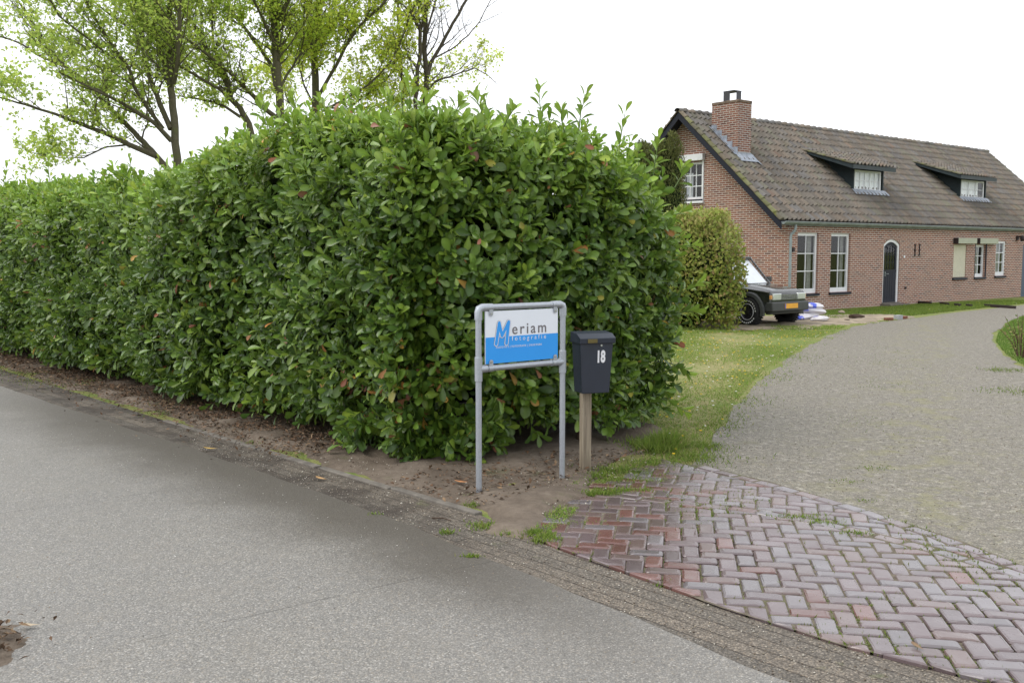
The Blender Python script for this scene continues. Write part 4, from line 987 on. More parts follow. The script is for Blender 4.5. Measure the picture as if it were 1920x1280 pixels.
caps('verge_tiles', (XR - .05, -.06, EZ + .0), (XR - .05, YR - .06, ZR - .03), .34, .075, M['tile'], roof_o)
# barge boards and soffit
def rake(x, y0, y1, t, h, name, mat):
    mb = MB(); z0, z1 = ROOF(min(y0, DEP - y0)), ROOF(min(y1, DEP - y1)); mb.prism([(y0, z0 - h - .03), (y1, z1 - h - .03), (y1, z1 - .03), (y0, z0 - .03)], 0, x, x + t); return mb.build(name, mat, house)
rake(XL + .005, -.08, YR - .001, .03, .20, 'barge_board', M['navy']); rake(XL + .005, DEP + .08, YR + .001, .03, .20, 'barge_board', M['navy'])
rake(XL + .036, -.02, YR - .002, .46, .03, 'soffit', M['navy']); rake(XL + .036, DEP + .02, YR + .002, .46, .03, 'soffit', M['navy'])
rake(XR - .04, -.08, YR, .03, .18, 'barge_board', M['navy'])
# gutter and downpipe
def gutter(xa, xb, y, z, r):
    mb = MB(); vs = []
    for x in (xa, xb):
        for q in range(11):
            an = math.pi + math.pi * q / 10; vs.append((x, y + math.cos(an) * r, z + math.sin(an) * r))
        for q in range(10, -1, -1):
            an = math.pi + math.pi * q / 10; vs.append((x, y + math.cos(an) * (r - .006), z + math.sin(an) * (r - .006) + .003))
    n_ = 22; fs = [(i, (i + 1) % n_, n_ + (i + 1) % n_, n_ + i) for i in range(n_)] + [tuple(range(11)), tuple(range(22, 33))]; mb.add(vs, fs)
    mb.tube([(xa, y - r, z + .004), (xb, y - r, z + .004)], .011, 6); return mb
go = gutter(XL + .02, XR, -.135, EZ - .035, .078).build('gutter', M['zinc'], house, True)
mb = MB()
for k in range(28):
    x = XL + .3 + k * .7; mb.box((x, -.135, EZ - .125), (x + .02, .0, EZ - .112))
mb.box((.0, -.03, EZ - .14), (XR - .5, -.005, EZ - .02)); mb.build('gutter_brackets', M['zinc'], go)
mb = MB(); mb.tube([(.10, -.135, EZ - .10), (.10, -.135, EZ - .22), (.085, -.11, EZ - .30), (.02, -.06, EZ - .38), (.0, -.055, EZ - .46), (.0, -.055, .1)], .04, 12)
for zz in (1.95, 1.2, .5): mb.tube([(.0, -.055, zz), (.0, -.055, zz + .04)], .047, 12)
dp = mb.build('downpipe', M['zinc'], house, True)

# ---- chimney
cx0, cx1, cy0, cy1, ct = .27, .88, 2.06, 3.06, 6.17
mb = MB(); mb.box((cx0, cy0, 4.2), (cx1, cy1, 6.10)); ch = mb.build('chimney', mat_bricks('brickwork_chimney_side', 1, (.80, .80, .80)), house, bevel=.004)
mb = MB(); mb.add([(cx0 + .003, cy0 - .003, 4.2), (cx1 + .002, cy0 - .003, 4.2), (cx1 + .002, cy0 - .003, 6.098), (cx0 + .003, cy0 - .003, 6.098)], [(0, 1, 2, 3)])
mb.build('chimney_face', mat_bricks('brickwork_chimney_front', 0, (.80, .82, .86)), ch)
mb = MB(); mb.box((cx0 - .012, cy0 - .018, 6.101), (cx1 + .014, cy1 + .012, 6.185)); mb.build('chimney_top', plain('mossy_brick', (.16, .12, .09), .9, .2, var=.4, scale=12, bump=.8), ch, bevel=.015)
mb = MB(); q0, q1 = 2.34, 2.74; r0, r1 = .40, .74
mb.box((r0, q0 + .17, 6.187), (r0 + .02, q1, 6.47)); mb.box((r0 + .13, q0, 6.187), (r1, q0 + .02, 6.47)); mb.box((r0 - .005, q0 - .005, 6.472), (r1 + .005, q1 + .005, 6.50))
mb.build('chimney_cowl', M['steel_dark'], ch)
mb = MB()
zf = lambda y: ROOF(y) + .10
for k in range(5):
    y0 = cy0 + k * .2; mb.add([(cx0 - .008, y0, zf(y0) - .05), (cx0 - .008, y0 + .205, zf(y0 + .205) - .05), (cx0 - .008, y0 + .205, zf(y0) + .25), (cx0 - .008, y0, zf(y0) + .25)], [(0, 1, 2, 3)])
    mb.add([(cx0 - .009, y0, zf(y0) + .01), (cx0 - .009, y0 + .205, zf(y0 + .205) + .01), (cx0 - .13, y0 + .205, zf(y0 + .205) + .022), (cx0 - .13, y0, zf(y0) + .022)], [(0, 1, 2, 3)])
mb.add([(cx0 - .1, cy0 - .22, zf(cy0 - .22) + .012), (cx1 + .12, cy0 - .22, zf(cy0 - .22) + .012), (cx1 + .12, cy0 - .008, zf(cy0) + .04), (cx0 - .1, cy0 - .008, zf(cy0) + .04)], [(0, 1, 2, 3)])
mb.add([(cx0, cy0 - .008, zf(cy0)), (cx1, cy0 - .008, zf(cy0)), (cx1, cy0 - .008, zf(cy0) + .09), (cx0, cy0 - .008, zf(cy0) + .09)], [(0, 1, 2, 3)])
mb.add([(cx1 + .01, cy0 - .1, zf(cy0 - .1) + .02), (cx1 + .15, cy0 - .35, zf(cy0 - .35) + .02), (cx1 + .17, cy0 + .3, zf(cy0 + .3) + .01), (cx1 + .01, cy1, zf(cy1) + .01)], [(0, 1, 2, 3)])
mb.build('flashing', M['lead'], ch)

# ---- dormers
def dormer(xw0, xw1, x0, x1, first):
    yf, zt = 1.10, 4.42; zb = ROOF(yf) + .02; ya = 2.72; za = ROOF(ya); yo = .74
    sl2 = (za - zt) / (ya - yo); z_o = lambda y: zt + sl2 * (y - yo)
    mb = MB()
    for xx in (xw0 - .10, xw1 + .07):
        mb.box((xx, yf - .03, zb - .05), (xx + .05, yf + .09, z_o(yf) - .05))
    for xx in (xw0 - .09, xw1 + .08):
        mb.add([(xx, yf, ROOF(yf) - .1), (xx, ya, ROOF(ya) - .1), (xx, ya, za - .02), (xx, yf, z_o(yf) - .04)], [(0, 1, 2, 3)])
    d_ = mb.build('dormer', M['green_grey'], house)
    # roof slab, fascia
    mb = MB()
    mb.prism([(yo, z_o(yo) - .06), (ya + .05, z_o(ya + .05) - .06), (ya + .05, z_o(ya + .05) - .01), (yo, z_o(yo) - .01)], 0, x0, x1); mb.build('dormer_roof', M['navy'], d_)
    mb = MB(); mb.box((x0 - .02, yo - .025, z_o(yo) - .13), (x1 + .02, yo - .002, z_o(yo) + .0)); 
    mb.prism([(yo, z_o(yo) - .13), (ya, z_o(ya) - .08), (ya, z_o(ya) - .0), (yo, z_o(yo) - .0)], 0, x0 - .021, x0 - .001); mb.prism([(yo, z_o(yo) - .13), (ya, z_o(ya) - .08), (ya, z_o(ya) - .0), (yo, z_o(yo) - .0)], 0, x1 + .001, x1 + .021)
    mb.build('fascia', M['green_grey'], d_)
    k = max(1, round((x1 - x0) / .215)); nr_ = 6; tv = Vector((0, 1, sl2)).normalized(); L = math.hypot(ya - yo, za - zt) / nr_
    tile_field('dormer_tiles', (x0, yo - .05, z_o(yo - .05) + .005), (1, 0, 0), tv, k, nr_, (x1 - x0) / k, L, M['tile'], d_)
    caps('dormer_verge', (x0 + .0, yo - .05, z_o(yo) + .01), (x0 + .0, ya, za + .01), .33, .06, M['moss_tile'], d_, cols=[(.12, .115, .08), (.15, .13, .10)])
    # window with net curtain
    mb = MB(); w0, w1, z0, z1 = xw0, xw1, zb + .03, min(4.31, z_o(yf) - .08)
    mb.box((w0, yf, z0), (w0 + .06, yf + .05, z1)); mb.box((w1 - .06, yf, z0), (w1, yf + .05, z1)); mb.box((w0 + .06, yf + .001, z0), (w1 - .06, yf + .049, z0 + .07)); mb.box((w0 + .06, yf + .001, z1 - .06), (w1 - .06, yf + .049, z1))
    for i in range(1, 5 if first else 3):
        c = w0 + .06 + (w1 - w0 - .12) * i / (5 if first else 3); mb.box((c - .012, yf + .012, z0 + .06), (c + .012, yf + .04, z1 - .06))
    mb.box((w0 + .06, yf + .013, (z0 + z1) / 2 - .011), (w1 - .06, yf + .039, (z0 + z1) / 2 + .011)); mb.build('window_frame', M['white_paint'], d_, bevel=.003)
    mb = MB(); mb.add([(w0 + .05, yf + .03, z0), (w1 - .05, yf + .03, z0), (w1 - .05, yf + .03, z1), (w0 + .05, yf + .03, z1)], [(0, 1, 2, 3)]); mb.build('pane', M['glass'], d_)
    mb = MB(); vs = []; k = 50; xe = w1 if first else w0 + (w1 - w0) * .8
    for i in range(k + 1):
        x = w0 + (xe - w0) * i / k; y = yf + .075 + .012 * math.sin(i * 1.1)
        for zz in (z0, z1): vs.append((x, y, zz))
    mb.add(vs, [(2 * i, 2 * i + 2, 2 * i + 3, 2 * i + 1) for i in range(k)]); mb.build('curtain', M['curtain'], d_, True)
    mb = MB(); mb.add([(w0 - .2, yf - .04, zb + .08), (w1 + .2, yf - .04, zb + .08), (w1 + .3, yf - .2, ROOF(yf - .2) + .11), (w0 - .2, yf - .2, ROOF(yf - .2) + .11)], [(0, 1, 2, 3)]); mb.box((w0 - .02, yf - .05, zb - .02), (w1 + .02, yf - .001, zb + .05)); mb.build('flashing', M['lead'], d_)
dormer(4.99, 6.55, 4.30, 6.78, True); dormer(11.98, 13.74, 11.2, 13.9, False)

# ------------------------------------------------------------ shrubs by the gable
def crown_cloud(root, center, rad, n_, kind, ln, cols, wts, mat, name='foliage', seed=1, lump=.22, topcol=None, flat=1.0, upb=.3, asp=1.2, squar=2.6):
    d = rdir(n_); d[:, 2] = np.where(d[:, 2] < -.75, -d[:, 2], d[:, 2]); e = (np.abs(d) ** squar).sum(1) ** (1 / squar); d2 = d / e[:, None]
    base = d2 * np.array(rad); r = 1 - rnd(n_) ** 2.2 * .45 + fbm(d2 * 3.1, 1.2, seed, 3) * lump
    pos = base * r[:, None] + RNG.normal(size=(n_, 3)) * .03; nrm_ = norm(d2 + rdir(n_) * .6 + np.array((0, 0, .3))); a = norm(d2 * .7 + rdir(n_) * .8 + np.array((0, 0, upb)))
    col = pal(n_, cols, wts, .2)
    if topcol is not None:
        t_ = np.clip((d2[:, 2] + .1) * 1.0 + fbm(d2 * 4, 1, seed + 5, 2) * .5, 0, 1)[:, None] * .75; col = col * (1 - t_) + pal(n_, topcol, None, .2) * t_
    l = ln * (.6 + .8 * rnd(n_)); pos = pos + np.array(center); keep = pos[:, 2] > .03
    leaves(name, kind, pos[keep], a[keep], nrm_[keep], l[keep], l[keep] * asp, col[keep], mat, root)
def inner_mass(root, center, rad, mat, name='shade_core', seed=2):  # dark filler body, the crown's inner shade put into its colour
    me = bpy.data.meshes.new(name); bm = bmesh.new(); bmesh.ops.create_icosphere(bm, subdivisions=4, radius=1)
    for v in bm.verts:
        p = np.array([tuple(v.co)]); k = 1 + noise3(p * 3, 1, seed)[0] * .15; v.co = Vector((v.co.x * rad[0] * k + center[0], v.co.y * rad[1] * k + center[1], max(0.02, v.co.z * rad[2] * k + center[2])))
    bm.to_mesh(me); bm.free(); return link_mesh(name, me, mat, root, True)
coremat = _core()
def stems(root, n_, h, r, sp=.15):
    mb = MB()
    for k in range(n_):
        a = random.random() * 6.28; mb.tube([(math.cos(a) * .05, math.sin(a) * .05, -.03), (math.cos(a) * sp, math.sin(a) * sp, h * .5), (math.cos(a) * sp * 2.2, math.sin(a) * sp * 2.2, h)], [r, r * .8, r * .4], 6)
    mb.build('stems', M['twig'], root, True)
sb = empty('rounded_shrub', (4.10, 22.2, 0), 0, 'rounded shrub with rust tinged leaves beside the black off-road car', 'shrub')
crown_cloud(sb, (0, 0, 1.22), (.98, 1.05, 1.36), 15000, 'simple', .085, [(.24, .28, .045), (.18, .24, .04), (.30, .31, .06), (.32, .23, .09), (.14, .20, .03)], [3, 3, 2, 1.3, 1.5], M['shrub_leaf'], seed=3, lump=.12, topcol=[(.42, .42, .13), (.44, .34, .14), (.34, .40, .09), (.30, .38, .07)], squar=3.4)
inner_mass(sb, (0, 0, 1.15), (.75, .78, 1.05), coremat); stems(sb, 6, 1.2, .03)
for (u, Y, r, h, lb, sd2) in ((1203, 26.0, .42, 4.55, 'narrower columnar conifer, next to the hedge top', 3), (1252, 26.6, .47, 4.72, 'taller columnar conifer directly left of the gable window', 8)):
    x = at(u, 470, Y).x; cr = empty('columnar_conifer', (x, Y, 0), 0, lb, 'conifer', 'columnar conifers by the gable')
    crown_cloud(cr, (0, 0, h * .5), (r, r, h * .5), 15000, 'simple', .07, [(.11, .15, .035), (.085, .12, .03), (.15, .18, .04), (.15, .14, .045)], [3, 3, 2, 1], M['shrub_leaf'], seed=sd2, lump=.10, upb=1.2, asp=.7, squar=2.3, topcol=[(.12, .13, .03), (.10, .10, .03)])
    inner_mass(cr, (0, 0, h * .5), (r * .8, r * .8, h * .48), coremat); mb = MB(); mb.tube([(0, 0, -.05), (0, 0, h * .7)], [.08, .03], 8); mb.build('trunk', M['twig'], cr, True)
# sparse twiggy bush on the lawn island
tb = empty('small_twiggy_bush', (8.25, 15.9, 0), 0, 'small sparse twiggy bush with young leaves at the right edge of the driveway', 'bush')
mb = MB(); TP = []
for k in range(26):
    a = random.random() * 6.28; L = random.uniform(.4, .78); sp = random.uniform(.1, .42); p0 = Vector((math.cos(a) * .04, math.sin(a) * .04, -.02)); p1 = Vector((math.cos(a) * sp * .5, math.sin(a) * sp * .5, L * .6)); p2 = Vector((math.cos(a) * sp, math.sin(a) * sp, L)); mb.tube([p0, p1, p2], [.007, .005, .003], 4, col=(.13, .08, .06))
    for q in range(14): t_ = random.uniform(.25, 1); TP.append(tuple(p0.lerp(p1, t_ * 2) if t_ < .5 else p1.lerp(p2, t_ * 2 - 1)))
mb.build('twigs', M['bark'], tb, True, tint=True); TP = np.array(TP); n_ = len(TP)
leaves('foliage', 'simple', TP, rdir(n_) + np.array((0, 0, .5)), rdir(n_) + np.array((0, 0, 1)), .035 + .03 * rnd(n_), .05 + .03 * rnd(n_), pal(n_, [(.20, .24, .05), (.28, .24, .10), (.14, .20, .04)]), M['shrub_leaf'], tb)

# ------------------------------------------------------------ off-road car
K = .93
car = empty('offroad_car', (5.98, 22.98, .0), 0, 'black boxy off-road car with orange number plate parked at the gable', 'car')
hd = Vector((.633, -.774, 0)); car.rotation_euler = (0, 0, math.atan2(hd.y, hd.x)); car.scale = (1, 1, 1.06)
# local frame: x forward, y to the car's left; origin under the middle of the front axle
car_body = plain('black_car_paint', (.016, .018, .017), .22, .6, var=.3, scale=6, Coat_Weight=.6); M['plastic'] = plain('dark_bumper_plastic', (.055, .058, .056), .5, .4); M['rubber'] = plain('tyre_rubber', (.018, .018, .019), .8, .3)
M['chrome'] = plain('bright_trim', (.55, .56, .58), .22, .5, .9); M['lamp'] = plain('headlamp_lens', (.55, .58, .56), .12, .6, .25, Coat_Weight=1.0)
WR = .325; HW = .74; WB = -2.05
def archpts(cx, r, z0, k=9, a0=180, a1=0): return [(cx + r * math.cos(R_(a0 + (a1 - a0) * i / k)), z0 + r * math.sin(R_(a0 + (a1 - a0) * i / k))) for i in range(k + 1)]
side = [(-2.62, .36)] + [(-2.62 + .12, .32)] + archpts(WB, .37, .31) + [(WB + .42, .30), (-.42, .30)] + archpts(0, .37, .31) + [(.44, .32), (.53, .36), (.555, .56), (.545, .71), (.50, .765), (.1, .815), (-.42, .86), (-.50, .90), (-2.58, .90), (-2.64, .6)]
mb = MB()
n_ = len(side); rows_ = []
for (y, ins, zs) in ((-HW, .0, 1), (-HW + .10, .0, 1), (HW - .10, .0, 1), (HW, .0, 1)):
    outer_ = abs(y) > HW - .05; rr = []
    for (x, z_) in side:
        yy = y
        if outer_: yy = y * (1 - .07 * max(0, (z_ - .6) / .3)) 
        if outer_ and x > .4: yy *= .93
        rr.append((x - (.05 if outer_ and x > .4 else 0), yy, z_ - (.025 if outer_ and z_ > .7 else 0)))
    rows_.append(rr)
vs = [p for r in rows_ for p in r]; fs = [tuple(range(n_)), tuple(range(3 * n_, 4 * n_))]
for j in range(3):
    for i in range(n_): fs.append((j * n_ + i, j * n_ + (i + 1) % n_, (j + 1) * n_ + (i + 1) % n_, (j + 1) * n_ + i))
mb.add(vs, fs); body = mb.build('body', car_body, car, True, bevel=.045, seg=4)
# hood with raised centre, shut lines
mb = MB(); mb.add([(.47, -.56, .772), (.47, .56, .772), (-.38, .60, .862), (-.38, -.60, .862), (.43, -.50, .80), (.43, .50, .80), (-.38, .56, .90), (-.38, -.56, .90)], [(4, 5, 6, 7), (0, 1, 5, 4), (1, 2, 6, 5), (2, 3, 7, 6), (3, 0, 4, 7)]); mb.build('hood', car_body, car, True, bevel=.02, seg=3)
# cabin
def cabin_pt(x, y, z): return (x, y, z)
b0, b1, c0, c1, zb_, zt_ = -.46, -2.58, -.98, -2.45, .88, 1.45; hb, ht = .68, .58
mb = MB(); mb.add([(b0, -hb, zb_), (b0, hb, zb_), (b1, hb, zb_), (b1, -hb, zb_), (c0, -ht, zt_), (c0, ht, zt_), (c1, ht, zt_), (c1, -ht, zt_)], [(4, 5, 6, 7), (2, 3, 7, 6)]); mb.box((c1 - .01, -ht, zt_ + .001), (c0 + .03, ht, zt_ + .05)); mb.build('roof', car_body, car, True, bevel=.02)
mb = MB()
for s_ in (-1, 1):
    for (xa, xb) in ((b0, c0), (-1.3, -1.32), (-2.0, -1.98), (b1, c1)):
        mb.tube([(xa, s_ * hb, zb_), (xb, s_ * ht, zt_)], .024, 6)
    mb.tube([(c0, s_ * ht, zt_), (c1, s_ * ht, zt_)], .035, 6)
mb.tube([(c0, -ht, zt_), (c0, ht, zt_)], .024, 6); mb.build('pillars', car_body, car, True)
def _scr():
    n = NT('car_glass'); return n.done((.05, .06, .065), .06, 1.0, 0, None, Coat_Weight=1.0)
cg = _scr()
mb = MB(); mb.add([(b0 - .02, -hb + .05, zb_ + .02), (b0 - .02, hb - .05, zb_ + .02), (c0, ht - .04, zt_ - .02), (c0, -ht + .04, zt_ - .02)], [(0, 1, 2, 3)])
# white sheet added behind the glass to stand in for reflected sky
sc = MB(); sc.add([(b0 - .045, -hb + .07, zb_ + .03), (b0 - .045, hb - .07, zb_ + .03), (c0 - .03, ht - .06, zt_ - .03), (c0 - .03, -ht + .06, zt_ - .03)], [(0, 1, 2, 3)])
mb.build('windscreen', M['glass'], car); sc.build('sky_sheen_panel', plain('white_sky_sheen', (.8, .81, .84), .4, .5, var=.03), car)
for s_ in (-1, 1):
    mb = MB(); mb.add([(b0 - .07, s_ * (hb - .005), zb_ + .02), (b1 + .05, s_ * (hb - .005), zb_ + .02), (c1 + .04, s_ * (ht + .0), zt_ - .03), (c0 - .05, s_ * (ht + .0), zt_ - .03)], [(0, 1, 2, 3)]); mb.build('side_window', cg, car)
mb = MB(); mb.add([(b1 + .0, -hb + .05, zb_ + .05), (b1 + .0, hb - .05, zb_ + .05), (c1, ht - .04, zt_ - .03), (c1, -ht + .04, zt_ - .03)], [(0, 1, 2, 3)]); mb.build('rear_window', cg, car)
mb = MB(); mb.box((.40, -.70, .34), (.62, .70, .545)); mb.box((.36, -.62, .275), (.50, .62, .338)); mb.build('front_bumper', M['plastic'], car, True, bevel=.03, seg=3)
mb = MB(); mb.box((-2.82, -.70, .36), (-2.62, .70, .52)); mb.build('rear_bumper', M['plastic'], car, True, bevel=.03)
mb = MB(); mb.box((.548, -.30, .585), (.562, .30, .70)); gr = mb.build('grille', M['plastic'], car)
mb = MB()
for k in range(4): mb.box((.562, -.29, .598 + k * .029), (.571, .29, .606 + k * .029))
mb.build('grille_slats', M['chrome'], gr)
for s_ in (-1, 1):
    mb = MB(); mb.box((.49, s_ * .31 if s_ > 0 else -.62, .585), (.58, .62 if s_ > 0 else -.31, .722)); mb.build('headlight', M['lamp'], car, True, bevel=.015)
    mb = MB(); mb.box((.50, min(s_ * .605, s_ * .675), .60), (.55, max(s_ * .605, s_ * .675), .69)); mb.build('indicator', plain('amber_lens', (.6, .3, .1), .2), car, bevel=.01)
mb = MB(); mb.box((.621, -.25, .40), (.632, .25, .505)); npl = mb.build('number_plate', plain('orange_plate', (.75, .36, .03), .35), car, bevel=.003)
mb = MB(); mb.box((.6325, -.25, .402), (.6335, -.21, .503)); mb.build('plate_band', plain('blue_band', (.08, .12, .4), .4), npl)
for s_ in (-1, 1):
    for cx_ in (0, WB):
        mb = MB(); pts = archpts(cx_, .36, .31, 14, 190, -10); po = archpts(cx_, .425, .31, 14, 190, -10)
        for i in range(14): mb.add([(pts[i][0], s_ * (HW - .04), pts[i][1]), (pts[i + 1][0], s_ * (HW - .04), pts[i + 1][1]), (pts[i + 1][0], s_ * (HW + .055), pts[i + 1][1]), (pts[i][0], s_ * (HW + .055), pts[i][1]), (po[i][0], s_ * (HW + .04), po[i][1]), (po[i + 1][0], s_ * (HW + .04), po[i + 1][1])], [(0, 1, 2, 3), (3, 2, 5, 4)])
        for i in range(14): mb.add([(po[i][0], s_ * (HW + .04), po[i][1]), (po[i + 1][0], s_ * (HW + .04), po[i + 1][1]), (po[i + 1][0], s_ * (HW - .04), po[i + 1][1] + .02), (po[i][0], s_ * (HW - .04), po[i][1] + .02)], [(0, 1, 2, 3)])
        mb.build('wheel_arch', M['plastic'], car, True)
    mb = MB(); mb.box((-.62, min(s_ * .70, s_ * .86), .93), (-.54, max(s_ * .70, s_ * .86), 1.05)); mb.build('wing_mirror', M['plastic'], car, bevel=.02)
def revolve(mb, prof, cy, s_, seg=28, col=(1, 1, 1)):
    """prof: (radius, y) pairs around the local y axis"""
    base = len(mb.v)
    for (r, y) in prof:
        for j in range(seg):
            a = 2 * math.pi * j / seg; mb.v.append((r * math.cos(a), cy + s_ * y, r * math.sin(a))); mb.c.append(col)
    for i in range(len(prof) - 1):
        for j in range(seg):
            a = base + i * seg + j; b = base + i * seg + (j + 1) % seg; mb.f.append((a, b, b + seg, a + seg))
for s_ in (-1, 1):
    for cx_ in (0, WB):
        we = bpy.data.objects.new('wheel', None); COL.objects.link(we); we.parent = car; we.location = (cx_, s_ * .70, WR)
        mb = MB(); revolve(mb, [(.175, -.09), (.26, -.115), (.30, -.10), (WR, -.06), (WR, .06), (.30, .10), (.26, .115), (.205, .105), (.175, .085)], 0, s_)
        for k in range(32):
            a = 2 * math.pi * k / 32; c_, s2_ = math.cos(a), math.sin(a)
            for yy in (-.05, .05):
                p = Vector((c_ * (WR + .004), yy + .01 * (k % 2), s2_ * (WR + .004))); t_ = Vector((-s2_, 0, c_)); r_ = Vector((c_, 0, s2_)); y_ = Vector((0, 1, 0)); mb.box((-.014, -.04, -.008), (.014, .04, .008), M=Matrix((( t_.x, y_.x, r_.x, p.x), (t_.y, y_.y, r_.y, p.y), (t_.z, y_.z, r_.z, p.z), (0, 0, 0, 1))))
        mb.build('tyre', M['rubber'], we, True)
        mb = MB(); revolve(mb, [(.176, .086), (.168, .10), (.155, .085), (.15, .03), (.06, .02), (.05, .075), (.0, .08)], 0, s_, 24)
        for k in range(8):
            a = 2 * math.pi * k / 8; mb.tube([(.05 * math.cos(a), s_ * .04, .05 * math.sin(a)), (.16 * math.cos(a), s_ * .05, .16 * math.sin(a))], .016, 5)
        mb.build('rim', plain('dark_steel_rim', (.05, .05, .055), .4, .5, .5), we, True)
        mb = MB(); revolve(mb, [(.180, .1), (.174, .108), (.168, .103)], 0, s_, 28)
        for k in range(26):
            if k % 13 in (11, 12): continue
            a0_, a1_ = 2 * math.pi * k / 26 + .03, 2 * math.pi * (k + .75) / 26; q = []
            for (r, a) in ((.225, a0_), (.225, a1_), (.255, a1_), (.255, a0_)): q.append((r * math.cos(a), s_ * (.1145 if r < .24 else .1165), r * math.sin(a)))
            mb.add(q, [(0, 1, 2, 3)])
        mb.build('sidewall_letters', M['white_paint'], we)
mb = MB(); mb.box((-2.5, -.55, .3), (.35, .55, .45)); mb.tube([(0, -.6, WR), (0, .6, WR)], .035, 8); mb.tube([(WB, -.6, WR), (WB, .6, WR)], .04, 8); mb.build('underbody', M['rubber'], car)

# ------------------------------------------------------------ sacks and garden bits in front of the house
bagm = mat_tint('printed_sack_plastic', .35, .5, 6, .1, .3, .01)
def sack(u, v, Y, z, L, W2, H, rz, label, bluefrac):
    p = at(u, v, Y); o = MB(); K1, K2 = 14, 9; vs = []
    for side_ in (1, -1):
        for i in range(K1 + 1):
            for j in range(K2 + 1):
                a = i / K1 * 2 - 1; b = j / K2 * 2 - 1; edge = (1 - abs(a) ** 3) * (1 - abs(b) ** 3); zz = side_ * H * .5 * max(0, edge) ** .42
                zz += noise3(np.array([[a * 2.2, b * 2.2, u * .1 + side_]]), 1.3, 4)[0] * .02 * edge; pin = 1 - .10 * (1 - abs(a)) * 0 - .06 * abs(a) * abs(b)
                vs.append((a * L / 2 * pin, b * W2 / 2 * pin, zz + H * .5))
    nV = (K1 + 1) * (K2 + 1)
    for s0 in (0, nV):
        for i in range(K1):
            for j in range(K2):
                q = (s0 + i * (K2 + 1) + j, s0 + (i + 1) * (K2 + 1) + j, s0 + (i + 1) * (K2 + 1) + j + 1, s0 + i * (K2 + 1) + j + 1); o.f.append(q)
    o.v = vs; o.c = []
    for (x, y, zz) in vs:
        o.c.append((.03, .07, .55) if (x / L + .5) < bluefrac and noise3(np.array([[x * 9, y * 7, zz * 9 + u]]), 1, 6)[0] > -.15 else (.62, .60, .62))
    ob = o.build('sack', bagm, None, True, tint=True); ob.location = (p.x, p.y, z); ob.rotation_euler = (random.uniform(-.1, .1), random.uniform(-.14, .14), rz)
    return tag(ob, label, 'sack', 'sacks stacked beside the car')
sack(1510, 596, 24.2, .02, .68, .46, .19, .55, 'bottom white sack of the stack beside the car, mostly hidden', .1)
sack(1522, 590, 24.3, .17, .66, .44, .17, .45, 'middle white sack of the stack beside the car', .05)
sack(1519, 582, 24.3, .29, .66, .42, .17, .6, 'topmost sack with a large blue print beside the car', .55)
sack(1537, 600, 23.7, .02, .36, .32, .15, -.9, 'small blue and white sack on the sand in front of the stack', .45)
def rock(u, v, r, label, name='clod', mat=None, cat='clod', grp=None, sq=(1, 1, .5)):
    p = G(u, v); me = bpy.data.meshes.new(name); bm = bmesh.new(); bmesh.ops.create_icosphere(bm, subdivisions=3, radius=1)
    for q in bm.verts:
        k = 1 + noise3(np.array([tuple(q.co)]) * 1.7, 1, int(u))[0] * .35; q.co = Vector((q.co.x * r * sq[0] * k, q.co.y * r * sq[1] * k, q.co.z * r * sq[2] * k + r * .3))
    bm.to_mesh(me); bm.free(); o = link_mesh(name, me, mat or M['kerb'], None, True); o.location = (p.x, p.y, 0.02); o.rotation_euler = (0, 0, u); return tag(o, label, cat, grp)
rock(1578, 589, .10, 'pale clod in the grass in front of the left window', mat=M['sand']); rock(1606, 598, .17, 'broad flat dark clod at the driveway edge', mat=M['twig'], sq=(1.2, .8, .35)); rock(1588, 604, .07, 'small dark clod nearest the sand', mat=M['twig'])
def brickbit(u, v, L, W2, H, rz, label, mat, cat='brick', grp='loose bricks at the driveway edge', name='loose_brick'):
    p = G(u, v); mb = MB(); mb.box((-L / 2, -W2 / 2, 0), (L / 2, W2 / 2, H)); o = mb.build(name, mat, bevel=.008); o.location = (p.x, p.y, .004); o.rotation_euler = (0, 0, rz); return tag(o, label, cat, grp)
redb = plain('loose_red_brick', (.18, .075, .05), .85, .2, var=.3, scale=14)
brickbit(1666, 601, .22, .11, .07, .4, 'red brick lying left of the grey block', redb); brickbit(1696, 598, .2, .1, .07, .9, 'red brick lying right against the grey block', redb)
brickbit(1684, 599, .19, .14, .11, .6, 'pale grey concrete block between two red bricks', plain('pale_block', (.32, .33, .34), .8), 'block', None, 'concrete_block')
for i, (u0, v0, u1, v1, lb) in enumerate([(1712, 568, 1746, 571, 'dark edging board nearest the front door'), (1763, 571, 1778, 573, 'short dark edging board, second from the front door'), (1790, 574, 1801, 575, 'short dark edging board, third from the front door'), (1812, 575, 1822, 576, 'shortest dark edging board, fourth from the front door'), (1846, 575, 1904, 579, 'longest dark edging board at the right in the grass')]):
    a, b = G(u0, v0), G(u1, v1); d = b - a; mb = MB(); mb.box((0, -.03, 0), (d.length, .03, .09)); o = mb.build('edging_board', M['iron'], bevel=.006); o.location = (a.x, a.y, .0); o.rotation_euler = (0, 0, math.atan2(d.y, d.x)); tag(o, lb, 'edging', 'dark edging boards in the grass')

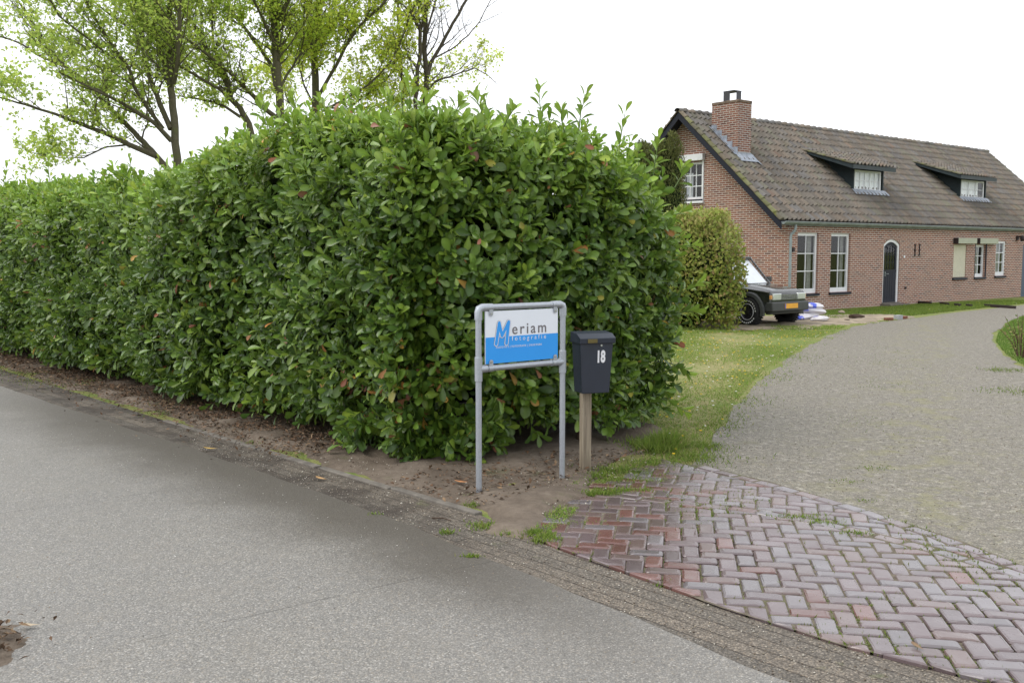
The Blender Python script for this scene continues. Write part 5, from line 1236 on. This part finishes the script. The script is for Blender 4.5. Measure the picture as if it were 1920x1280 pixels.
# ------------------------------------------------------------ the sign
LB, RB = Vector((-.234, 6.857, 0)), Vector((.378, 7.335, 0)); sv = RB - LB; SW = sv.length; ang = math.atan2(sv.y, sv.x)
sign = empty('company_sign', LB, ang, 'blue and white photography company sign in a galvanised tube frame', 'sign')
TZ, BZ, PR = 1.335, .905, .0215
for nm, x in (('post', 0), ('post', SW)):
    mb = MB(); mb.tube([(x, 0, -.05), (x, 0, BZ - .085)], PR, 20); mb.tube([(x, 0, BZ + .085), (x, 0, TZ - .05)], PR, 20); mb.build(nm, M['galv'], sign, True)
    fit = MB(); e = 1 if x == 0 else -1
    fit.tube([(x, 0, BZ - .085), (x, 0, BZ + .085)], .0275, 20); fit.tube([(x, 0, BZ), (x + e * .07, 0, BZ)], .0275, 20)
    ob = fit.build('tee_fitting', M['galv'], sign, True, bevel=.002)
    cf = MB(); pts = [(x, 0, TZ - .085), (x, 0, TZ - .03), (x + e * .006, 0, TZ - .01), (x + e * .03, 0, TZ), (x + e * .08, 0, TZ)]; cf.tube(pts, [.0275, .0275, .028, .0275, .0275], 20); cf.build('corner_fitting', M['galv'], sign, True)
for z in (BZ, TZ): mb = MB(); mb.tube([(.07, 0, z), (SW - .07, 0, z)], PR, 20); mb.build('rail', M['galv'], sign, True)
PX0, PX1, PZ0, PZ1 = .052, SW - .058, .937, 1.307; PY = -.012
sc_ = (PX1 - PX0) / 135.; zmid = PZ0 + (PZ1 - PZ0) * .505
mb = MB(); mb.box((PX0, PY, PZ0), (PX1, PY + .006, PZ1)); pn = mb.build('sign_panel', M['white_print'], sign, bevel=.001)
mb = MB(); mb.box((PX0 - .001, PY + .0065, PZ0 - .001), (PX1 + .001, PY + .010, PZ1 + .001)); mb.build('panel_backing', M['galv'], pn)
mb = MB(); mb.add([(PX0 + .0005, PY - .0008, PZ0 + .0005), (PX1 - .0005, PY - .0008, PZ0 + .0005), (PX1 - .0005, PY - .0008, zmid), (PX0 + .0005, PY - .0008, zmid)], [(0, 1, 2, 3)]); mb.build('blue_field', M['blue_print'], pn)
def text(body, size, x, z, y, mat, parent, off=0, shear=0, sx=1, spacing=1, name='lettering', align='LEFT', extrude=.0004):
    cu = bpy.data.curves.new('t', 'FONT'); cu.body = body; cu.size = size; cu.offset = off; cu.shear = shear; cu.space_character = spacing; cu.extrude = extrude; cu.align_x = align; cu.resolution_u = 6
    to = bpy.data.objects.new('t', cu); COL.objects.link(to); dg = bpy.context.evaluated_depsgraph_get(); me = bpy.data.meshes.new_from_object(to.evaluated_get(dg)); bpy.data.objects.remove(to)
    me.transform(Matrix(((sx, 0, 0, x), (0, 0, -1, y), (0, 1, 0, z), (0, 0, 0, 1)))); me.materials.clear(); o = link_mesh(name, me, mat, parent); return o
PXW = PX1 - PX0; fx = lambda u: PX0 + PXW * (u - 275) / 810.; fz = lambda t: PZ1 - (PZ1 - PZ0) * t
def mark(mat, grow_, y):
    # slanted M drawn as four strokes
    H_, cxm = .148, fx(450); z0m = fz(.63) ; P2 = lambda a, b: (cxm + a, y, z0m + b); mb = MB()
    strokes = [((-.052, 0), (-.024, H_), .021), ((-.024, H_ * .99), (.0, .056), .019), ((.0, .056), (.060, H_ * 1.04), .019), ((.060, H_ * 1.03), (.040, 0), .021)]
    for i, (a, b, wd) in enumerate(strokes):
        wd = wd * .5 + grow_; a = Vector(a); b = Vector(b); d = (b - a).normalized(); a2 = a - d * grow_; b2 = b + d * grow_; n2 = Vector((-d.y, d.x)) * wd * 1.15; yy = y - i * .00008
        q = [a2 + n2, b2 + n2, b2 - n2, a2 - n2]; mb.add([(cxm + p.x, yy, z0m + p.y) for p in q], [(0, 1, 2, 3)])
        for c in (a, b): mb.add([(cxm + c.x + math.cos(k * .5236) * wd * 1.1, yy - .00004, z0m + c.y + math.sin(k * .5236) * wd * 1.1) for k in range(12)], [tuple(range(12))])
    return mb.build('logo_letter', mat, pn)
mark(M['grey_print'], .0066, PY - .0012); mark(M['white_paint'], .0050, PY - .0020); mark(M['blue_print'], .0008, PY - .0028)
text('eriam', .112, fx(558), fz(.455) - .002, PY - .0016, M['grey_print'], pn, spacing=1.28, sx=1.02, off=.0008)
text('fotografie', .046, fx(558), fz(.585), PY - .0016, M['white_paint'], pn, spacing=1.68, off=0)
text("PASFOTO'S | FOTOGRAFIE | DRUKWERK", .0205, fx(385), fz(.715), PY - .0016, M['white_paint'], pn, spacing=1.18, shear=.12, sx=.98)
for (x, z, e) in ((PX0 + .045, TZ, -1), (PX1 - .03, TZ, -1), (PX0 + .045, BZ, 1), (PX1 - .03, BZ, 1)):
    mb = MB(); mb.tube([(x - .022, 0, z), (x + .022, 0, z)], .0262, 20)
    zc = z + e * .045; prof = [(x - .017, z + e * .012), (x + .017, z + e * .012), (x + .017, zc)] + [(x + .017 * math.cos(a), zc + e * .017 * math.sin(a)) for a in [k * math.pi / 8 for k in range(1, 8)]] + [(x - .017, zc)]
    mb.prism(prof, 1, PY - .0085, PY - .0045); cl = mb.build('clamp', M['galv'], sign, True)
    mb = MB(); mb.tube([(x, PY - .0085, zc), (x, PY - .013, zc)], .0075, 6); mb.build('bolt', M['chrome'], cl, True)

# ------------------------------------------------------------ mailbox on a wooden post
MP = Vector((.572, 7.60, 0)); mrz = R_(18.3)
mbx = empty('mailbox', MP, mrz, 'dark blue grey mailbox numbered 18 on a weathered wooden post', 'mailbox')
mb = MB(); mb.box((-.036, -.036, -.05), (.036, .036, .80)); mb.build('post', M['wood'], mbx, bevel=.003)
# front at y=-.16; box tapers downwards
bt, bb, zt1, zb1 = .135, .112, 1.05, .655
mb = MB(); mb.add([(-bb, -.20, zb1), (bb, -.20, zb1), (bb, -.04, zb1), (-bb, -.04, zb1), (-bt, -.215, zt1), (bt, -.215, zt1), (bt, -.04, zt1), (-bt, -.04, zt1)], [(0, 3, 2, 1), (4, 5, 6, 7), (0, 1, 5, 4), (1, 2, 6, 5), (2, 3, 7, 6), (3, 0, 4, 7)]); mb.build('body', M['box'], mbx, bevel=.006)
mb = MB(); mb.prism([(-.232, 1.035), (-.236, 1.077), (-.17, 1.108), (-.04, 1.118), (-.034, 1.035)], 0, -.146, .146); lid = mb.build('lid', M['box'], mbx, bevel=.005)
mb = MB(); mb.box((-.083, -.2395, 1.041), (-.005, -.2355, 1.071)); mb.build('name_plate', M['brass'], lid, bevel=.001)
mb = MB(); mb.tube([(.035, -.213, 1.02), (.035, -.2225, 1.02)], .008, 12); mb.build('lock', M['chrome'], mbx, True)
for dx, chh in ((0, '1'), (.037, '8')):
    o = text(chh, .122, -.004 + dx, .894, -.2155, M['white_paint'], mbx, off=.0055, sx=.60, name='digit')
    for v in o.data.vertices: v.co.y -= (v.co.z - .655) / .395 * .015 - .0125
# ------------------------------------------------------------ grass: lawns, tufts, joints
def blades(name, pts, h, wd, cols, wts, lean=.5, label=None, kind='stuff', tuft=False, parent=None):
    n_ = len(pts); a = rdir(n_) * lean + np.array((0, 0, 1.)); a[:, 2] = np.abs(a[:, 2]); nr = rdir(n_); nr[:, 2] *= .3; ln = h * (.45 + .9 * rnd(n_))
    o = leaves(name, 'blade', pts, a, nr, ln, wd * (.7 + .6 * rnd(n_)), pal(n_, cols, wts, .2), M['grass'], parent)
    if kind: o['kind'] = kind
    return o
GC = [(.22, .34, .05), (.17, .30, .04), (.30, .39, .08), (.42, .39, .16), (.38, .35, .15)]
def scatter_poly(poly, n_, z=0):
    P0 = np.array(poly); lo, hi = P0.min(0), P0.max(0); out = []
    while sum(map(len, out)) < n_:
        q = lo + rnd(n_ * 2, 2) * (hi - lo); out.append(q[in_poly(q, poly)])
    q = np.concatenate(out)[:n_]; return np.concatenate([q, np.full((n_, 1), z)], 1)
LAWN1 = [(.85, 7.45), (1.2, 7.8), (1.5, 8.1), (1.75, 8.7), (2.6, 11.3), (3.6, 14.1), (4.85, 16.8), (6.1, 19.6), (7.0, 21.3), (4.5, 21.6), (2.6, 21), (1.3, 15), (1.0, 11), (1.35, 9.6), (1.45, 8.9), (1.1, 8.2)]
p = scatter_poly(LAWN1, 160000); dens = np.clip(1.25 - (p[:, 1] - 8) * .045, .25, 1) * (.35 + .65 * np.clip(np.abs((p[:, 0] - 1.5) - (p[:, 1] - 8.6) * .254) / .7, 0, 1)) * np.clip(.5 + fbm(p, .9, 3, 3) * .85, .05, 1); p = p[rnd(len(p)) < dens]
yl = np.clip(.5 + fbm(p, .7, 40, 3) * .9, 0, 1)
o = blades('lawn_grass', p, .032, .0065, GC, [3, 3, 2, 1.6, 1.5], .9)
FAR = [(7.6, 24.6), (9.0, 25.7), (10.3, 25.9), (14.0, 29.6), (18, 33.5), (17.5, 34.6), (13, 31.6), (8.2, 27.5)]
p = scatter_poly(FAR, 26000); blades('lawn_grass', p, .06, .014, [(.14, .21, .03), (.18, .25, .04), (.11, .17, .03)], None, .7)
ISL = [(7.6, 14.4), (8.3, 16.5), (9.3, 18.9), (10.4, 21.0), (12.0, 23.8), (14, 26.7), (16, 26), (12, 18), (9, 13.5)]
p = scatter_poly(ISL, 50000); blades('lawn_grass', p, .05, .009, [(.12, .22, .03), (.10, .18, .03), (.16, .26, .04)], None, .7)
p = scatter_poly([(3.3, 20.6), (7.0, 21.3), (7.9, 23), (5.2, 23.3), (3.3, 22.2)], 16000); p = p[rnd(len(p)) < np.clip(.4 + fbm(p, .9, 4, 3), .02, 1)]; blades('lawn_grass', p, .045, .011, GC, [3, 3, 2, 1, 1], .8)
# tufts: (pixel, radius, count, height)
tp = []
def tuft(u, v, r, n_, hgt, sq=1.0, hl=None):
    c = G(u, v); q = RNG.normal(size=(n_, 2)) * r * np.array((1, sq)); P = np.concatenate([q + np.array((c.x, c.y)), np.full((n_, 1), .01)], 1); tp.append((P, hgt))
for a in [(1165, 885, .15, 550, .04, .45), (1225, 872, .16, 450, .04, .5), (1120, 896, .08, 240, .04), (1290, 855, .22, 320, .03), (1200, 895, .16, 260, .03, .4), (1140, 915, .15, 160, .03), (1130, 930, .08, 500, .035, .3), (1170, 925, .12, 700, .035, .3), (1250, 838, .07, 900, .14), (1235, 845, .09, 700, .10), (1215, 838, .12, 500, .07), (1000, 1005, .055, 600, .035, .6), (1025, 1015, .04, 500, .035), (965, 1000, .05, 380, .03), (905, 990, .05, 160, .03), (885, 1047, .03, 120, .022, .4), (836, 1002, .025, 70, .03), (885, 950, .025, 60, .03), (880, 938, .02, 50, .03), (838, 930, .02, 40, .03), (1075, 985, .08, 260, .02, .4), (1060, 965, .07, 200, .02), (1230, 1100, .02, 25, .02),
          (1510, 975, .10, 420, .03, .4), (1550, 985, .08, 240, .03, .4), (1600, 1005, .07, 160, .03, .4), (1300, 860, .12, 500, .04), (1320, 840, .10, 400, .04), (1350, 800, .14, 260, .03, 1.3), (1365, 780, .16, 220, .03, 1.5), (1395, 750, .2, 240, .03, 1.5), (1440, 705, .22, 240, .03, 1.6), (1490, 670, .3, 260, .03, 1.6), (1640, 880, .09, 90, .012, .7), (1590, 905, .06, 50, .012, .7), (1625, 940, .05, 40, .012, .8), (1655, 720, .3, 160, .013, 1.5), (1660, 680, .3, 160, .013, 2), (1680, 660, .3, 120, .013, 2), (1610, 790, .2, 90, .012, 1.5),
          (1880, 695, .15, 300, .03), (1905, 735, .2, 300, .03), (480, 832, .06, 90, .03), (1460, 614, .4, 400, .05, .6), (1500, 618, .3, 300, .05, .5), (200, 722, .4, 620, .03, .5), (60, 700, .4, 420, .03, .5), (260, 735, .3, 300, .025, .5), (330, 760, .22, 240, .04, .5), (110, 715, .35, 400, .03, .5), (310, 776, .12, 150, .03), (1290, 880, .08, 200, .02, .4), (1185, 905, .15, 500, .03, .35), (455, 800, .05, 40, .03), (700, 968, .03, 30, .02)]:
    tuft(*a)
for hgt in sorted({h for _, h in tp}):
    P = np.concatenate([q for q, h in tp if h == hgt]); blades('grass_tufts', P, hgt, .007 if hgt < .05 else .008, [(.16, .24, .03), (.12, .20, .03), (.21, .27, .05), (.24, .24, .07)], [3, 3, 2, .7], .75)
ep = []
for a_, b_ in zip(DL[:9], DL[1:10]):
    a_, b_ = np.array(a_), np.array(b_); L = np.linalg.norm(b_ - a_); k = int(L * 260); t_ = rnd(k, 1); d_ = (b_ - a_) / L; nn_ = np.array((d_[1], -d_[0]))
    ep.append(a_ + (b_ - a_) * t_ + nn_ * (RNG.normal(size=(k, 1)) * .14 - .02))
ep = np.concatenate(ep); ep = np.concatenate([ep, np.full((len(ep), 1), .008)], 1); ep = ep[rnd(len(ep)) < np.clip(.3 + fbm(ep, 2.2, 61, 3) * 1.3, 0, 1)]
blades('edge_grass', ep, .028, .008, GC, [3, 3, 2, 1.4, 1.4], .9)
q = scatter_poly([(-.35, 6.35), (.2, 5.75), (.5, 6.6), (.75, 7.2), (1.0, 7.5), (.6, 7.4), (.3, 6.9)], 5200, .02); q = q[rnd(len(q)) < np.clip((fbm(q, 3.0, 67, 3) - .22) * 3, 0, 1)]; blades('soil_grass', q, .022, .006, GC, [3, 3, 2, .6, .5], .9)
# blades in the paving joints
n_ = 16000; q = scatter_poly(regA, n_); q = np.concatenate([q, scatter_poly(regB, 3500)]); dn = fbm(q, 1.5, 77, 4); left = 1 / (1 + np.exp((q[:, 0] - .95) * 4))
q = q[rnd(len(q)) < np.clip((dn - .05) * 1.4 + left * .45, .03, .9)]
# keep only blades that stand in a joint: snap to the herringbone grid lines
dx = q[:, 0] - 2.0; dy = q[:, 1] - 5.0; u_ = dx * ax.x + dy * ax.y; v_ = dx * ay.x + dy * ay.y; u2 = np.where(rnd(len(q)) < .5, np.round(u_ / W_) * W_, u_); v2 = np.where(u2 == u_, np.round(v_ / W_) * W_, v_)
q[:, 0] = 2.0 + u2 * ax.x + v2 * ay.x; q[:, 1] = 5.0 + u2 * ax.y + v2 * ay.y; q[:, 2] = .016
blades('joint_grass', q, .020, .006, [(.16, .22, .03), (.12, .18, .03), (.2, .22, .06)], None, .8)
# daisies and dandelions: tiny heads over the lawn
q = scatter_poly(LAWN1, 420); q = np.concatenate([q, scatter_poly(FAR, 25)]); q[:, 2] = .03; n_ = len(q); yel_ = rnd(n_) < .6
for nm, sel, c in (('daisies', ~yel_, (.75, .75, .7)), ('dandelions', yel_, (.75, .5, .02))):
    mb = MB()
    for (x, y, z) in q[sel]:
        r = random.uniform(.008, .014) * (1 if nm == 'daisies' else 1.2); mb.tube([(x, y, z), (x, y, z + .005)], r, 7, cap=True)
    o = mb.build(nm, plain(nm, c, .7, .2)); o['kind'] = 'stuff'

# ------------------------------------------------------------ litter: pebbles, mould, fallen leaves, twigs
n_ = 15000; s0 = .9 + rnd(n_) * 12; tq = RNG.normal(size=n_) * .3 + .12; pxy = HC[None] + A2[None] * s0[:, None] + N2[None] * tq[:, None]; P = np.concatenate([pxy, .045 + rnd(n_, 1) * .012], 1)
P = np.concatenate([P, np.concatenate([scatter_poly([(-.9, 7.0), (-.2, 6.4), (.5, 7.3), (1.2, 8.3), (.2, 8.2), (-.6, 7.7)], 900)[:, :2], .047 + rnd(900, 1) * .01], 1)]); n_ = len(P); a = rdir(n_); a[:, 2] *= .25; nr = rdir(n_) * .5 + np.array((0, 0, 1.)); ln = .018 + .04 * rnd(n_) ** 2
o = leaves('leaf_litter', 'simple', P, a, nr, ln, ln * .9, pal(n_, [(.10, .055, .03), (.16, .10, .06), (.06, .04, .025), (.22, .15, .09)], [3, 2, 3, 1], .3), mat_tint('dry_leaf', .8, .2)); o['kind'] = 'stuff'
def pebbles(name, P, r0, r1, cols):
    n_ = len(P); V = np.array([(1, 0, 0), (-1, 0, 0), (0, 1, 0), (0, -1, 0), (0, 0, .7), (0, 0, -.7)], float); F = np.array([(0, 2, 4), (2, 1, 4), (1, 3, 4), (3, 0, 4), (2, 0, 5), (1, 2, 5), (3, 1, 5), (0, 3, 5)])
    r = (r0 + (r1 - r0) * rnd(n_) ** 3)[:, None, None]; an = rnd(n_) * 6.28; c, s_ = np.cos(an), np.sin(an); Rm = np.zeros((n_, 3, 3)); Rm[:, 0, 0] = c; Rm[:, 0, 1] = -s_; Rm[:, 1, 0] = s_; Rm[:, 1, 1] = c; Rm[:, 2, 2] = 1
    W3_ = np.einsum('nij,kj->nki', Rm, V) * r * (.7 + .6 * rnd(n_, 1, 3)) + P[:, None, :]; o = np_mesh(name, W3_.reshape(-1, 3), (F[None] + (np.arange(n_) * 6)[:, None, None]).reshape(-1, 3), mat_tint(name + '_stone', .75, .3), None, np.repeat(pal(n_, cols, None, .25), 6, 0)); o['kind'] = 'stuff'
P = scatter_poly([(-3.4, 9.9), (-.3, 6.5), (.3, 6.1), (.9, 7.3), (1.3, 8.4), (.3, 8.6), (-.7, 8.3), (-3, 10.6)], 2600, .036); pebbles('soil_grit', P, .002, .010, [(.3, .26, .2), (.16, .12, .09), (.45, .42, .36), (.1, .07, .05)])
P = scatter_poly([(1.6, 7.9), (2.1, 7.1), (2.5, 6.4), (2.9, 5.4), (5.8, 5.4), (8, 11), (7.4, 15), (5, 16.5), (2.7, 11.3)], 15000, .008); pebbles('gravel', P, .002, .008, [(.34, .32, .28), (.2, .18, .15), (.5, .47, .42), (.26, .22, .17)])
P = scatter_poly([(-4, 3.2), (3.2, 1.5), (1.0, 3.9), (-.7, 6.1), (-4.5, 10.2)], 5000, .0135); pebbles('road_grit', P, .0012, .0045, [(.4, .38, .34), (.2, .19, .17), (.6, .58, .54), (.3, .24, .17)])
P = scatter_poly(verge_poly[4:11] + [(2.0, 3.7), (1.1, 4.5), (.2, 5.7), (-.2, 6.3), (-1.5, 7.7), (-3.5, 9.9)], 4500, .011); pebbles('verge_grit', P, .0015, .007, [(.3, .26, .2), (.14, .11, .085), (.45, .42, .36)])
def fallen(u, v, L, rz, col, label, z=.016):
    p_ = G(u, v); V, T, Q, rib = leaf_template('laurel'); mb = MB(); mb.v = [(x * L * .9, (y - .5) * L, zz * L * -1.2 + .01 + abs(x) * L * .5) for x, y, zz in V]; mb.f = [tuple(f) for f in T] + [tuple(f) for f in Q]; mb.c = [tuple(c * r for c in col) for r in rib]
    o = mb.build('fallen_leaf', mat_fl, None, True, tint=True); o.location = (p_.x, p_.y, z); o.rotation_euler = (0, 0, rz); return tag(o, label, 'leaf', 'fallen laurel leaves')
mat_fl = mat_tint('fallen_leaf_skin', .55, .4)
fallen(395, 847, .12, 1.9, (.55, .36, .09), 'yellow fallen leaf on the road edge, farthest left', .02); fallen(603, 903, .10, 1.2, (.42, .26, .12), 'tan fallen leaf on the dark verge strip'); fallen(866, 917, .11, 1.75, (.45, .2, .08), 'orange brown fallen leaf on the soil near the left sign post', .045)
fallen(56, 1183, .09, 1.8, (.36, .29, .2), 'pale dry fallen leaf on the road in the bottom left corner', .02); fallen(1720, 1228, .07, .4, (.16, .10, .05), 'brown fallen leaf on the brick paving', .03); fallen(484, 790, .10, 2.4, (.5, .3, .1), 'fallen leaf in the soil just above the kerb', .045)
def stick(u, v, u2, v2, r, label, z=.016):
    a, b = G(u, v), G(u2, v2); m_ = a.lerp(b, .5) + Vector((.008, .008, .006)); mb = MB(); mb.tube([(0, 0, 0), m_ - a, b - a], [r, r * .9, r * .6], 6); o = mb.build('twig', M['twig'], None, True); o.location = (a.x, a.y, z); return tag(o, label, 'twig', 'twigs on the ground')
stick(810, 975, 845, 980, .005, 'dark thin twig lying on the verge near the grass tufts'); stick(620, 830, 668, 848, .006, 'long twig in the soil below the hedge left of the sign', .045)
stick(345, 792, 372, 806, .005, 'pale broken twig beside the kerb at the left', .045)
# heap of dry debris at the lower left edge of the road
dm = empty('debris_heap', (-2.41, 4.10, 0), 0, 'brown heap of dirt and dry leaves at the bottom left road edge', 'debris')
mb = MB(); vs = []; K1 = 26
for i in range(K1 + 1):
    for j in range(K1 + 1):
        x, y = (i / K1 - .5) * .7, (j / K1 - .5) * .8; r = math.hypot(x / .30, y / .33) + noise3(np.array([[x * 5, y * 5, 0.]]), 1.6, 3)[0] * .25; vs.append((x, y, .0 + .09 * max(-.2, 1 - r) + noise3(np.array([[x, y, 0.]]), 26, 3)[0] * .008))
mb.add(vs, [(i * (K1 + 1) + j, (i + 1) * (K1 + 1) + j, (i + 1) * (K1 + 1) + j + 1, i * (K1 + 1) + j + 1) for i in range(K1) for j in range(K1)]); mb.build('dirt', M['soil'], dm, True)
n_ = 700; P = np.concatenate([RNG.normal(size=(n_, 2)) * .12, .04 + rnd(n_, 1) * .03], 1); a = rdir(n_); a[:, 2] *= .4; leaves('dry_leaves', 'simple', P, a, rdir(n_) * .5 + np.array((0, 0, 1.)), .02 + .04 * rnd(n_), .02 + .03 * rnd(n_), pal(n_, [(.13, .08, .05), (.22, .15, .09), (.08, .05, .03)]), mat_tint('dry_debris', .85, .2), dm)
print('faces', sum(len(o.data.polygons) for o in bpy.data.objects if o.type == 'MESH'))
